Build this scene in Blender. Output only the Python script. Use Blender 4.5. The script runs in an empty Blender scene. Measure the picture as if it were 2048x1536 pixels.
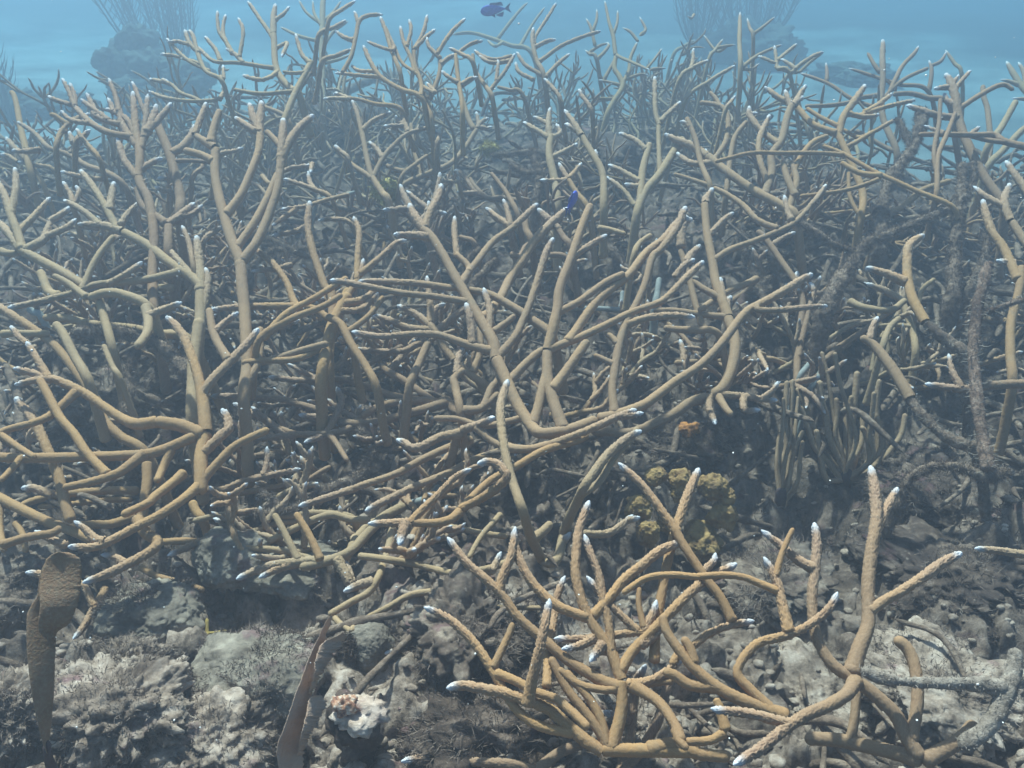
import bpy, math, random
import numpy as np
from math import radians, sin, cos, pi

sc = bpy.context.scene
COL = sc.collection
random.seed(11)
RNG = np.random.default_rng(11)

# ------------------------------------------------------------------ camera
CAM_H, PITCH, F = 1.0, radians(28.0), 1847.0
cam = bpy.data.cameras.new('camera')
cam.sensor_fit = 'HORIZONTAL'
cam.angle = 2 * math.atan(1024 / F)
cam.clip_start = 0.02
cam.clip_end = 300
camo = bpy.data.objects.new('camera', cam)
camo.location = (0, 0, CAM_H)
camo.rotation_euler = (radians(90) - PITCH, 0, 0)
COL.objects.link(camo)
sc.camera = camo

# ------------------------------------------------------------------ world and sun
SUN_EL = 60
w = bpy.data.worlds.new('World')
sc.world = w
w.use_nodes = True
nt = w.node_tree
sky = nt.nodes.new('ShaderNodeTexSky')
sky.sky_type = 'NISHITA'
sky.sun_disc = False
sky.sun_elevation = radians(SUN_EL)
sky.sun_rotation = radians(-24)
bg = nt.nodes['Background']
bg.inputs['Strength'].default_value = 0.07
nt.links.new(sky.outputs[0], bg.inputs['Color'])
sun = bpy.data.lights.new('sun', 'SUN')
sun.energy = 5.0
sun.angle = radians(2.0)
sun.color = (1.0, 0.93, 0.83)
suno = bpy.data.objects.new('sun', sun)
suno.rotation_euler = (-radians(90 - SUN_EL), 0, radians(24))
COL.objects.link(suno)
sc.view_settings.view_transform = 'Standard'
sc.view_settings.look = 'None'
sc.view_settings.exposure = 1.34
sc.view_settings.gamma = 1.0
sc.cycles.volume_bounces = 2
sc.cycles.max_bounces = 6
sc.cycles.diffuse_bounces = 3
sc.cycles.transparent_max_bounces = 8

HAZE_DENSITY = 0.335
HAZE_G = 0.55
HAZE_COLOR = (0.185, 0.218, 0.265)
HAZE_ABS = (0.06, 0.42, 0.60)

# ------------------------------------------------------------------ noise
def _h(ix, iy, iz, seed):
    n = (ix * 374761393 + iy * 668265263 + iz * 2147483647 + seed * 1274126177) & 0xFFFFFFFF
    n = ((n ^ (n >> 13)) * 1274126177) & 0xFFFFFFFF
    n = (n ^ (n >> 16)) & 0xFFFF
    return n / 32767.5 - 1.0

def vnoise(p, scale, seed=0):
    q = np.asarray(p, dtype=np.float64) * scale + 1000.0
    i = np.floor(q).astype(np.int64)
    f = q - i
    u = f * f * f * (f * (f * 6 - 15) + 10)
    r = 0
    for dx in (0, 1):
        wx = u[:, 0] if dx else 1 - u[:, 0]
        for dy in (0, 1):
            wy = u[:, 1] if dy else 1 - u[:, 1]
            for dz in (0, 1):
                wz = u[:, 2] if dz else 1 - u[:, 2]
                r = r + wx * wy * wz * _h(i[:, 0] + dx, i[:, 1] + dy, i[:, 2] + dz, seed)
    return r

def fbm(p, scale, octs, seed=0, gain=0.5):
    r = 0; a = 1.0; s = scale
    for k in range(octs):
        r = r + a * vnoise(p, s, seed + k * 17)
        a *= gain; s *= 2.03
    return r

def sstep(a, b, x):
    t = np.clip((x - a) / (b - a), 0, 1)
    return t * t * (3 - 2 * t)

# ------------------------------------------------------------------ pixels of the photograph (2048 x 1536) <-> points of the place
def ray(u, v):
    x = (u - 1024) / F; y = (768 - v) / F
    return np.array([x, cos(PITCH) + y * sin(PITCH), -sin(PITCH) + y * cos(PITCH)])

def pt(u, v, d):
    return np.array([0, 0, CAM_H]) + ray(u, v) * d

def plane_d(u, v, H):
    dz = min(ray(u, v)[2], -0.10)
    return min((CAM_H - H) / -dz, 6.5)

# ground height: reef mound with rubble and hollows, sloping to sand behind
def reef_mask(x, y):
    edge = 4.4 - 1.25 * sstep(0.5, 1.2, x) - 0.9 * sstep(-0.9, -1.6, x)
    p = np.stack([x, y, x * 0], 1)
    edge = edge + 0.25 * vnoise(p, 1.3, 5)
    return 1 - sstep(-0.25, 0.25, y - edge)

def mound(y):
    return 0.17 * sstep(1.25, 2.5, y) * (1 - sstep(3.4, 4.4, y))

def root_d(u, v, H, w=None):
    d = plane_d(u, v, H)
    for _ in range(12):
        y = ray(u, v)[1] * d
        d = 0.5 * d + 0.5 * plane_d(u, v, H + float(mound(y)))
    if w:       # stems of one kind are about equally thick: a wide one stands nearer
        d *= min(1.0, max(0.80, (0.0185 * F / w / d))) ** 0.45
    return d

def ground_z(x, y):
    x = np.atleast_1d(np.asarray(x, float)); y = np.atleast_1d(np.asarray(y, float))
    p = np.stack([x, y, x * 0], 1)
    m = reef_mask(x, y)
    big = 0.045 * fbm(p, 2.2, 2, 3)
    lump = 1 - np.abs(fbm(p, 6.5, 3, 9))
    med = 0.05 * (lump - 0.6)
    near = sstep(1.7, 0.9, y)
    fine = (0.024 + 0.016 * near) * (np.abs(fbm(p, 17, 2, 21)) - 0.3) + 0.009 * np.abs(fbm(p, 48, 2, 31)) + 0.003 * vnoise(p, 120, 33)
    reef = big + med + fine + 0.01 + mound(y)
    reef = reef - 0.07 * np.exp(-((x - 0.45) ** 2 / 0.08 + (y - 1.35) ** 2 / 0.03))
    sand = -0.10 + 0.035 * fbm(p, 0.8, 2, 41) + 0.006 * np.sin(18 * y + 3 * x + 4 * vnoise(p, 1.5, 8)) \
        + 0.004 * fbm(p, 9, 2, 43)
    sand = sand + 0.12 * sstep(7, 12, y)
    return reef * m + sand * (1 - m)

def gz(x, y):
    return float(ground_z([x], [y])[0])

def ground_pt(u, v):
    """point of the ground seen at a pixel"""
    r = ray(u, v)
    D = 0.6 * 1.006 ** np.arange(450)
    Pn_ = np.array([0, 0, CAM_H]) + r[None, :] * D[:, None]
    hit = np.nonzero(Pn_[:, 2] <= ground_z(Pn_[:, 0], Pn_[:, 1]))[0]
    k = hit[0] if len(hit) else len(D) - 1
    return Pn_[k], float(D[k])

# ------------------------------------------------------------------ materials
def mat(name):
    m = bpy.data.materials.new(name); m.use_nodes = True
    t = m.node_tree; b = t.nodes['Principled BSDF']
    b.inputs['Roughness'].default_value = 0.85
    b.inputs['Specular IOR Level'].default_value = 0.15
    return m, t, b

def N(t, kind, **kw):
    n = t.nodes.new(kind)
    for k, v in kw.items():
        if k in n.inputs: n.inputs[k].default_value = v
        else: setattr(n, k, v)
    return n

def noise(t, scale, detail=4, rough=0.6, co=None):
    n = t.nodes.new('ShaderNodeTexNoise')
    n.inputs['Scale'].default_value = scale; n.inputs['Detail'].default_value = detail
    n.inputs['Roughness'].default_value = rough
    if co is not None: t.links.new(co, n.inputs['Vector'])
    return n.outputs['Fac']

def ramp(t, src, stops):
    r = t.nodes.new('ShaderNodeValToRGB')
    e = r.color_ramp.elements
    while len(e) < len(stops): e.new(0.5)
    for q, (pos, c) in zip(e, stops):
        q.position = pos
        q.color = (c[0], c[1], c[2], 1) if hasattr(c, '__len__') else (c, c, c, 1)
    t.links.new(src, r.inputs[0])
    return r.outputs[0]

def mix(t, fac, a, b, mode='MIX'):
    n = t.nodes.new('ShaderNodeMix'); n.data_type = 'RGBA'; n.blend_type = mode
    def put(sock, v):
        if hasattr(v, 'is_output'): t.links.new(v, sock)
        elif isinstance(v, (int, float)): sock.default_value = v
        else: sock.default_value = (v[0], v[1], v[2], 1)
    put(n.inputs[0], fac); put(n.inputs[6], a); put(n.inputs[7], b)
    return n.outputs[2]

def bump(t, b, src, strength, dist):
    n = t.nodes.new('ShaderNodeBump')
    n.inputs['Strength'].default_value = strength; n.inputs['Distance'].default_value = dist
    t.links.new(src, n.inputs['Height']); t.links.new(n.outputs[0], b.inputs['Normal'])

def pos(t): return t.nodes.new('ShaderNodeNewGeometry').outputs['Position']
def attr(t, name):
    a = t.nodes.new('ShaderNodeAttribute'); a.attribute_name = name; return a.outputs['Fac']
def orand(t): return t.nodes.new('ShaderNodeObjectInfo').outputs['Random']

def make_living(name, base, warm, deep, tipc):
    m, t, b = mat(name)
    P = pos(t)
    c = mix(t, ramp(t, noise(t, 9, 3, 0.6, P), [(0.35, 0), (0.65, 1)]), base, warm)
    c = mix(t, orand(t), c, mix(t, 0.55, c, deep))
    # older stretches: patches of dull film on the tissue
    film = ramp(t, noise(t, 26, 5, 0.7, P), [(0.56, 0), (0.74, 0.6)])
    c = mix(t, film, c, (0.20, 0.155, 0.10))
    c = mix(t, attr(t, 'young'), c, (0.36, 0.225, 0.165))
    c = mix(t, attr(t, 'spike'), mix(t, 0.20, c, (0.12, 0.06, 0.025)), mix(t, 0.30, c, (0.60, 0.44, 0.29)))
    c = mix(t, 1.0, c, (1.03, 0.97, 1.0), 'MULTIPLY')
    c = mix(t, 0.12, c, (0.24, 0.20, 0.16))
    c = mix(t, attr(t, 'tip'), c, tipc)
    t.links.new(c, b.inputs['Base Color'])
    b.inputs['Subsurface Weight'].default_value = 0.0
    bump(t, b, noise(t, 420, 2, 0.5, P), 0.25, 0.0012)
    return m
LIVE = [make_living('staghorn_tissue_golden', (0.37, 0.195, 0.075), (0.46, 0.25, 0.09), (0.20, 0.11, 0.055), (0.54, 0.52, 0.55)),
        make_living('staghorn_tissue_tan', (0.33, 0.195, 0.105), (0.41, 0.24, 0.115), (0.20, 0.125, 0.075), (0.54, 0.52, 0.55)),
        make_living('staghorn_tissue_brown', (0.25, 0.14, 0.08), (0.34, 0.19, 0.095), (0.16, 0.10, 0.065), (0.52, 0.50, 0.53)),
        make_living('staghorn_tissue_pale', (0.36, 0.24, 0.13), (0.42, 0.27, 0.13), (0.25, 0.175, 0.10), (0.55, 0.53, 0.56))]
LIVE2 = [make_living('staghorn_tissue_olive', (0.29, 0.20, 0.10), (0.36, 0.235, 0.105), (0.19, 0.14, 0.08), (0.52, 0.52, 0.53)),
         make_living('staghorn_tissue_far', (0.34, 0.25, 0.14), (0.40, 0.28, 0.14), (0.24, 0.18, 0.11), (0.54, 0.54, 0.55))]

def make_dead(name, dark, mid, pale, lo=0.45, hi=0.7):
    m, t, b = mat(name)
    P = pos(t)
    c = ramp(t, noise(t, 60, 6, 0.75, P), [(0.30, dark), (0.5, mid), (0.72, pale)])
    c = mix(t, ramp(t, noise(t, 11, 4, 0.6, P), [(lo, 0), (hi, 1)]), c, dark)
    c = mix(t, 1.0, c, (1.05, 0.92, 0.86), 'MULTIPLY')
    t.links.new(c, b.inputs['Base Color'])
    bump(t, b, noise(t, 160, 5, 0.7, P), 0.9, 0.006)
    return m
M_DEAD = make_dead('algae_covered_skeleton', (0.075, 0.053, 0.042), (0.19, 0.14, 0.108), (0.38, 0.31, 0.25))
M_DEADP = make_dead('bare_grey_skeleton', (0.085, 0.07, 0.06), (0.25, 0.22, 0.19), (0.46, 0.42, 0.37), 0.5, 0.75)
M_FUZZ, t_, b_ = mat('filament_algae')
t_.links.new(mix(t_, ramp(t_, noise(t_, 14, 3, 0.6, pos(t_)), [(0.35, 0), (0.65, 1)]), (0.085, 0.053, 0.042), (0.25, 0.18, 0.145)), b_.inputs['Base Color'])
M_PFUZZ, t_, b_ = mat('pale_polyp_hairs')
b_.inputs['Base Color'].default_value = (0.27, 0.215, 0.18, 1)
M_BLEACH, t_, b_ = mat('bleached_skeleton')
t_.links.new(ramp(t_, noise(t_, 40, 4, 0.6, pos(t_)), [(0.3, (0.15, 0.145, 0.135)), (0.6, (0.28, 0.275, 0.26))]), b_.inputs['Base Color'])

# reef rock
def make_rock(name, cols, patch, pscale=5.0):
    m, t, b = mat(name)
    P = pos(t)
    c = ramp(t, noise(t, 30, 8, 0.72, P), cols)
    c = mix(t, ramp(t, noise(t, pscale, 5, 0.65, P), [(0.47, 0), (0.66, 1)]), c, mix(t, 0.72, c, patch))
    c = mix(t, ramp(t, noise(t, 17, 4, 0.6, P), [(0.60, 0), (0.72, 0.8)]), c, (0.16, 0.085, 0.095))
    c = mix(t, ramp(t, noise(t, 130, 3, 0.6, P), [(0.64, 0), (0.72, 0.5)]), c, (0.36, 0.32, 0.28))
    c = mix(t, 1.0, c, (1.08, 0.94, 0.92), 'MULTIPLY')
    t.links.new(c, b.inputs['Base Color'])
    bump(t, b, noise(t, 110, 8, 0.75, P), 0.7, 0.007)
    return m
M_ROCK = make_rock('turf_rock', [(0.34, (0.04, 0.03, 0.025)), (0.5, (0.14, 0.105, 0.08)), (0.66, (0.32, 0.27, 0.21))], (0.05, 0.042, 0.04))
M_ROCKP = make_rock('silted_rock', [(0.36, (0.07, 0.052, 0.04)), (0.49, (0.28, 0.225, 0.175)), (0.66, (0.48, 0.42, 0.35))], (0.055, 0.038, 0.03), 9)
M_ROCKG = make_rock('smooth_grey_rock', [(0.32, (0.10, 0.085, 0.068)), (0.5, (0.22, 0.195, 0.155)), (0.68, (0.38, 0.35, 0.28))], (0.065, 0.052, 0.04), 8)
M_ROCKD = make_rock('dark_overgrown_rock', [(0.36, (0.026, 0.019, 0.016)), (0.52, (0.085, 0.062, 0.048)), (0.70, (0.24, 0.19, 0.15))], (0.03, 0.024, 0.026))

# ground
M_GROUND, t, b = mat('reef_floor_and_sand')
P = pos(t)
reef = ramp(t, noise(t, 24, 8, 0.74, P), [(0.36, (0.026, 0.019, 0.016)), (0.50, (0.095, 0.070, 0.055)), (0.64, (0.24, 0.19, 0.15)), (0.76, (0.48, 0.43, 0.37))])
silt = ramp(t, noise(t, 40, 8, 0.72, P), [(0.38, (0.06, 0.043, 0.033)), (0.5, (0.28, 0.225, 0.175)), (0.66, (0.50, 0.44, 0.37))])
reef = mix(t, attr(t, 'pale'), reef, silt)
reef = mix(t, ramp(t, noise(t, 13, 4, 0.6, P), [(0.58, 0), (0.70, 0.7)]), reef, (0.12, 0.06, 0.065))
sandc = ramp(t, noise(t, 2.2, 6, 0.6, P), [(0.3, (0.09, 0.10, 0.10)), (0.7, (0.30, 0.31, 0.30))])
sandc = mix(t, ramp(t, noise(t, 1.1, 5, 0.7, P), [(0.58, 0), (0.70, 0.65)]), sandc, (0.10, 0.10, 0.09))
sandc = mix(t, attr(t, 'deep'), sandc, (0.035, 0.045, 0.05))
sandc = mix(t, ramp(t, noise(t, 0.22, 3, 0.5, P), [(0.45, 0), (0.6, 0.6)]), sandc, (0.07, 0.08, 0.08))
reef = mix(t, 1.0, reef, (1.06, 0.92, 0.90), 'MULTIPLY')
t.links.new(mix(t, attr(t, 'sand'), reef, sandc), b.inputs['Base Color'])
bump(t, b, noise(t, 90, 8, 0.75, P), 0.8, 0.009)

# ------------------------------------------------------------------ mesh helpers
def mesh_obj(name, V, Fc, m, parent=None, attrs=None, smooth=True, origin=None):
    V = np.asarray(V, dtype=np.float32)
    if origin is not None: V = V - np.asarray(origin, dtype=np.float32)
    me = bpy.data.meshes.new(name)
    Fc = np.asarray(Fc)
    k = Fc.shape[1]
    me.vertices.add(len(V)); me.vertices.foreach_set('co', V.ravel())
    me.loops.add(Fc.size); me.loops.foreach_set('vertex_index', Fc.astype(np.int32).ravel())
    me.polygons.add(len(Fc))
    me.polygons.foreach_set('loop_start', (np.arange(len(Fc)) * k).astype(np.int32))
    me.polygons.foreach_set('loop_total', np.full(len(Fc), k, dtype=np.int32))
    if attrs:
        for an, av in attrs.items():
            a = me.attributes.new(an, 'FLOAT', 'POINT')
            a.data.foreach_set('value', np.asarray(av, dtype=np.float32))
    me.update(calc_edges=True)
    me.validate()
    me.materials.append(m)
    if smooth: me.shade_smooth()
    o = bpy.data.objects.new(name, me); COL.objects.link(o)
    if parent is not None: o.parent = parent
    elif origin is not None: o.location = [float(q) for q in origin]
    return o

def tag(o, label, cat, group=None):
    o['label'] = label; o['category'] = cat
    if group: o['group'] = group
    return o

def thing(name, loc, label, cat, group=None):
    o = bpy.data.objects.new(name, None); COL.objects.link(o)
    o.location = [float(q) for q in loc]; o.empty_display_size = 0.05
    return tag(o, label, cat, group)

def smooth_path(P, R, ds):
    P = np.asarray(P, float); R = np.asarray(R, float)
    if len(P) == 2:
        P = np.array([P[0], (P[0] + P[1]) / 2, P[1]]); R = np.array([R[0], (R[0] + R[1]) / 2, R[1]])
    A = np.vstack([2 * P[0] - P[1], P, 2 * P[-1] - P[-2]])
    out = []; rr = []
    for i in range(len(P) - 1):
        p0, p1, p2, p3 = A[i], A[i + 1], A[i + 2], A[i + 3]
        L = np.linalg.norm(p2 - p1)
        n = max(1, int(round(L / ds)))
        for k in range(n):
            u = k / n
            out.append(0.5 * (2 * p1 + (p2 - p0) * u + (2 * p0 - 5 * p1 + 4 * p2 - p3) * u * u + (3 * p1 - p0 - 3 * p2 + p3) * u ** 3))
            rr.append(R[i] * (1 - u) + R[i + 1] * u)
    out.append(P[-1]); rr.append(R[-1])
    return np.array(out), np.array(rr)

def frames(C):
    T = np.gradient(C, axis=0); T /= np.linalg.norm(T, axis=1)[:, None] + 1e-9
    n = np.cross(T[0], [0.3, 0.2, 0.9]); n /= np.linalg.norm(n)
    Ns = [n]
    for i in range(1, len(C)):
        n = n - T[i] * np.dot(n, T[i]); n /= np.linalg.norm(n) + 1e-9
        Ns.append(n)
    Ns = np.array(Ns)
    return T, Ns, np.cross(T, Ns)

def tube(P, R, nseg, ds, spike=0.0, tip=0.012, rough=0.03, seed=0, wob=0.0, openend=False, openstart=False, flare=0.0):
    """round branch along P; corallite cones alternate round it; returns V, Quads, attrs, rings"""
    C, r = smooth_path(P, R, ds)
    n = len(C)
    seg = np.linalg.norm(np.diff(C, axis=0), axis=1); s = np.concatenate([[0], np.cumsum(seg)]); L = s[-1]
    if wob > 0:
        q = np.stack([s, s * 0 + seed * 7.3, s * 0], 1)
        C = C + wob * np.stack([vnoise(q, 9, 1), vnoise(q, 9, 2), vnoise(q, 9, 3)], 1) * sstep(0, 0.06, s)[:, None]
    T, A, B = frames(C)
    e = L - s
    r = r.copy()
    if tip > 0:
        r = r * (0.40 + 0.60 * np.clip(e / (5.0 * r[-1] + 0.012), 0, 1) ** 0.6)
    rt = max(r[-1], 1e-4)
    r = r * np.sqrt(np.clip(1 - (1 - np.clip(e / (rt * (0.35 if openend else 1.1)), 0, 1)) ** 2, 0.02, 1))
    if not openstart: r = r * np.sqrt(np.clip(1 - (1 - np.clip(s / (r[0] * 0.9), 0, 1)) ** 2, 0.02, 1))
    if flare: r = r * (1 + flare * np.exp(-np.maximum(s - r[0], 0) / 0.011))
    q = np.stack([C[:, 0], C[:, 1], C[:, 2]], 1)
    r = r * (1 + (0.04 if spike > 0.001 else 1.6 * rough) * vnoise(q, 22, 7))
    th = np.arange(nseg) / nseg * 2 * pi
    ri, ti = np.meshgrid(np.arange(n), np.arange(nseg), indexing='ij')
    if spike > 0:
        tt = th[ti] + (pi / nseg) * (ri % 4 > 1) + 0.5 * (2 * pi / nseg) * _h(ri // 2, ti, ri * 0 + 5, seed) * 0.35 + 0.3 * vnoise(np.stack([s * 20, s * 0, s * 0], 1), 1, seed)[ri]
    else:
        tt = th[ti] + 0.15 * np.sin(ri * 0.37)
    rad = r[ri]
    dirv = A[ri] * np.cos(tt)[..., None] + B[ri] * np.sin(tt)[..., None]
    sp = np.zeros(ri.shape)
    V = C[ri] + dirv * rad[..., None]
    if spike > 0:
        hsh = _h(ri, ti, ri * 0, seed)
        on = (((ti + ri + (_h(ri // 3, ti // 3, ri * 0 + 9, seed) > 0)) % 2 == 0) & (hsh > -0.45))
        fr = (0.40 + 0.75 * sstep(0.22, 0.01, e)[ri]) if tip > 0 else 0.38 + 0 * ri
        amp = spike * (0.85 + 0.30 * hsh) * sstep(0.0, 0.010, e)[ri] * fr
        V = V + np.where(on, amp, 0)[..., None] * (dirv + 0.75 * T[ri])
        sp = on * np.clip(0.15 + fr * 0.6, 0, 1)
    V = V.reshape(-1, 3)
    vn = fbm(V, 90, 2, 3)
    V = V + dirv.reshape(-1, 3) * ((rough if spike < 0.001 else 0.012) * rad.reshape(-1) * vn)[:, None]
    i0 = np.arange(n - 1)[:, None] * nseg; j = np.arange(nseg)[None, :]; j1 = (j + 1) % nseg
    Q = np.stack([i0 + j, i0 + j1, i0 + nseg + j1, i0 + nseg + j], -1).reshape(-1, 4)
    tipa = (sstep(tip * 1.25, tip * 0.15, e) if tip > 0 else e * 0)
    young = 0.45 * sstep(0.13, 0.01, e) if tip > 0 else e * 0
    at = {'tip': tipa[ri].ravel(), 'spike': sp.ravel(), 'young': young[ri].ravel()}
    return V, Q, at, e, nseg

def split_tip(V, Q, at, e, nseg, cut):
    n = len(e); k = int(np.searchsorted(-e, -cut))
    k = max(2, min(n - 2, k))
    vb = (k + 1) * nseg
    qb = Q[:k * nseg]; qt = Q[k * nseg:] - k * nseg
    A = (V[:vb], qb, {a: b[:vb] for a, b in at.items()})
    Bt = (V[k * nseg:], qt, {a: b[k * nseg:] for a, b in at.items()})
    return A, Bt

def merge(parts):
    Vs, Qs = [], []; ats = {}; o = 0
    for V, Q, at in parts:
        Vs.append(V); Qs.append(np.asarray(Q) + o); o += len(V)
        for k, v in at.items(): ats.setdefault(k, []).append(v)
    return np.vstack(Vs), np.vstack(Qs), {k: np.concatenate(v) for k, v in ats.items()}

def ico(sub):
    import bmesh
    bm = bmesh.new(); bmesh.ops.create_icosphere(bm, subdivisions=sub, radius=1.0)
    V = np.array([v.co[:] for v in bm.verts]); Fc = np.array([[v.index for v in f.verts] for f in bm.faces])
    bm.free(); return V, Fc
ICO = {s: ico(s) for s in (2, 3, 4, 5, 6)}

def blob(c, size, sub=5, seed=0, amp=0.25, freq=1.6, fine=0.06, flat=0.0):
    V, Fc = ICO[sub]
    nrm = V
    U = V * (np.asarray(size) / max(size))[None, :]     # relief in the rock's own proportions
    d = 1 + amp * fbm(U + seed * 3.1, freq, 3, seed)
    d = d + fine * (1.3 * np.abs(fbm(U + seed, 5.0, 2, seed + 5)) + 0.7 * np.abs(vnoise(U + seed, 13, seed + 6)) - 0.6)
    if sub >= 5: d = d + fine * (0.35 * np.abs(vnoise(U, 30, seed + 8)) + 0.16 * vnoise(U, 70, seed + 9))
    W = nrm * d[:, None]
    if flat: W[:, 2] = np.where(W[:, 2] < 0, W[:, 2] * (1 - flat), W[:, 2])
    return W * np.asarray(size)[None, :] + np.asarray(c)[None, :], Fc

def hairs(Pts, Nrm, n, ln, wd, seed=0, spread=0.7):
    """thin tapering filaments growing from a surface: triangles"""
    g = np.random.default_rng(seed)
    k = g.integers(0, len(Pts), n)
    p = Pts[k] + g.normal(0, wd, (n, 3)); d = Nrm[k] + g.normal(0, spread, (n, 3)); d /= np.linalg.norm(d, axis=1)[:, None] + 1e-9
    l = ln * g.uniform(0.35, 1.3, n)[:, None]
    s = np.cross(d, g.normal(0, 1, (n, 3))); s /= np.linalg.norm(s, axis=1)[:, None] + 1e-9
    b = g.normal(0, 0.35, (n, 3))
    m = p + d * l * 0.55; t = p + (d + b) * l
    V = np.stack([p - s * wd, p + s * wd, m - s * wd * 0.7, m + s * wd * 0.7, t], 1).reshape(-1, 3)
    o = np.arange(n)[:, None] * 5
    T = np.concatenate([o + [0, 1, 3], o + [0, 3, 2], o + [2, 3, 4]], 0)
    return V, T

# ------------------------------------------------------------------ the setting: one sheet of seabed, fine near the camera
nr, na = 620, 760
rr = 0.25 * (70 / 0.25) ** (np.linspace(0, 1, nr) ** 1.55)
aa = np.concatenate([np.linspace(-pi, -0.85, 70, endpoint=False), np.linspace(-0.85, 0.85, na - 140, endpoint=False), np.linspace(0.85, pi, 70, endpoint=False)])
Rg, Ag = np.meshgrid(rr, aa, indexing='ij')
X = (Rg * np.sin(Ag)).ravel(); Y = (Rg * np.cos(Ag)).ravel()
Z = ground_z(X, Y)
mk = reef_mask(X, Y)
p3 = np.stack([X, Y, X * 0], 1)
# broken, knobbly relief: shift sideways a little as well as up
k3 = np.stack([X, Y, Z], 1)
X2 = X + mk * 0.012 * fbm(k3, 20, 3, 51); Y2 = Y + mk * 0.012 * fbm(k3, 20, 3, 61)
pale = sstep(1.35, 0.85, Y) * sstep(0.6, -0.1, X)
pale = np.clip(pale + 0.15 * sstep(1.5, 1.0, Y) + 0.65 * fbm(p3, 3.0, 3, 71) * sstep(2.2, 1.0, Y), 0, 1) * 0.95
i0 = np.arange(nr - 1)[:, None] * na; j = np.arange(na)[None, :]; j1 = (j + 1) % na
Q = np.stack([i0 + j, i0 + na + j, i0 + na + j1, i0 + j1], -1).reshape(-1, 4)
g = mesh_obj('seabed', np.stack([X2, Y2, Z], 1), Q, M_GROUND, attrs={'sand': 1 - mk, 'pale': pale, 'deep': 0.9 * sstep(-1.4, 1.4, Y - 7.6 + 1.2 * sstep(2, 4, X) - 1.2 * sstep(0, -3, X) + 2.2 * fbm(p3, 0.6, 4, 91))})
g['kind'] = 'structure'
# close the hole under the camera
cv = np.stack([X2[:na], Y2[:na], Z[:na]], 1)
mesh_obj('seabed_under_camera', np.vstack([cv, [[0, 0, gz(0, 0)]]]), np.array([[k, (k + 1) % na, na] for k in range(na)]), M_GROUND)['kind'] = 'structure'

# filament turf all over the reef floor (nobody could count it)
g2 = np.random.default_rng(5)
n = 60000
yy = 0.75 + 3.4 * g2.random(n) ** 1.5; xx = g2.uniform(-1, 1, n) * (0.35 + yy * 0.62)
pp = np.stack([xx, yy, xx * 0], 1)
keep = (reef_mask(xx, yy) > 0.5) & (fbm(pp, 7, 2, 77) > -0.05 + 0.55 * sstep(1.25, 0.9, yy))
xx, yy = xx[keep], yy[keep]; zz = ground_z(xx, yy)
base = np.stack([xx, yy, zz], 1)
V, T = hairs(base, np.tile([[0, 0, 1.0]], (len(base), 1)), 42000, 0.017, 0.0008, 9, 0.75)
o = mesh_obj('turf_algae', V, T, M_FUZZ, smooth=False); o['kind'] = 'stuff'
tag(o, 'brown grey filament algae covering the reef floor under the corals', 'algae')

# broken dead sticks and coral rubble lying under the thicket
parts = []
g3 = np.random.default_rng(8)
for i in range(2300):
    y = 0.8 + 3.7 * g3.random() ** 1.15; x = g3.uniform(-1, 1) * (0.35 + y * 0.62)
    if reef_mask(np.array([x]), np.array([y]))[0] < 0.5: continue
    if y < 1.3 and g3.random() < (0.93 if x < 0.05 else 0.8): continue
    if 0.30 < x < 0.80 and 1.15 < y < 1.75 and g3.random() < 0.85: continue
    L = g3.uniform(0.03, 0.24); a = g3.uniform(0, 2 * pi)
    if y > 3: L *= 1.2
    d = np.array([cos(a), sin(a), g3.uniform(-0.15, 0.45)])
    c = np.array([x, y, gz(x, y) + g3.uniform(0.0, 0.03) + (0.10 * g3.random() ** 2 if y > 1.35 else 0)])
    bnd = g3.normal(0, 0.12, 3) * L
    r = g3.uniform(0.0025, 0.0085)
    parts.append(tube([c - d * L / 2, c + bnd, c + d * L / 2], [r, r, r * 0.8], 7, 0.012, 0, 0, rough=0.16, seed=i)[:3])
V, Q, at = merge(parts)
o = mesh_obj('coral_rubble', V, Q, M_DEAD); o['kind'] = 'stuff'
tag(o, 'tangle of broken dead coral sticks lying on the reef floor', 'rubble')
# pebbles and shell bits
parts = []
for i in range(4200):
    y = 0.78 + 1.9 * g3.random() ** 1.3; x = g3.uniform(-1, 1) * (0.35 + y * 0.6)
    if y > 1.4 and g3.random() < 0.5: continue
    s = g3.uniform(0.0025, 0.009) * (1.6 if g3.random() < 0.06 else 1)
    V_, F_ = blob((x, y, gz(x, y) + s * 0.25), (s, s * g3.uniform(0.5, 1), s * g3.uniform(0.35, 0.8)), 2, i % 60, 0.35, 1.6, 0)
    parts.append((V_, F_, {}))
V, Q, _ = merge(parts)
o = mesh_obj('rubble_gravel', V, Q, M_ROCKP, smooth=False); o['kind'] = 'stuff'
tag(o, 'small pale stones and shell fragments strewn over the reef floor', 'gravel')

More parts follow.
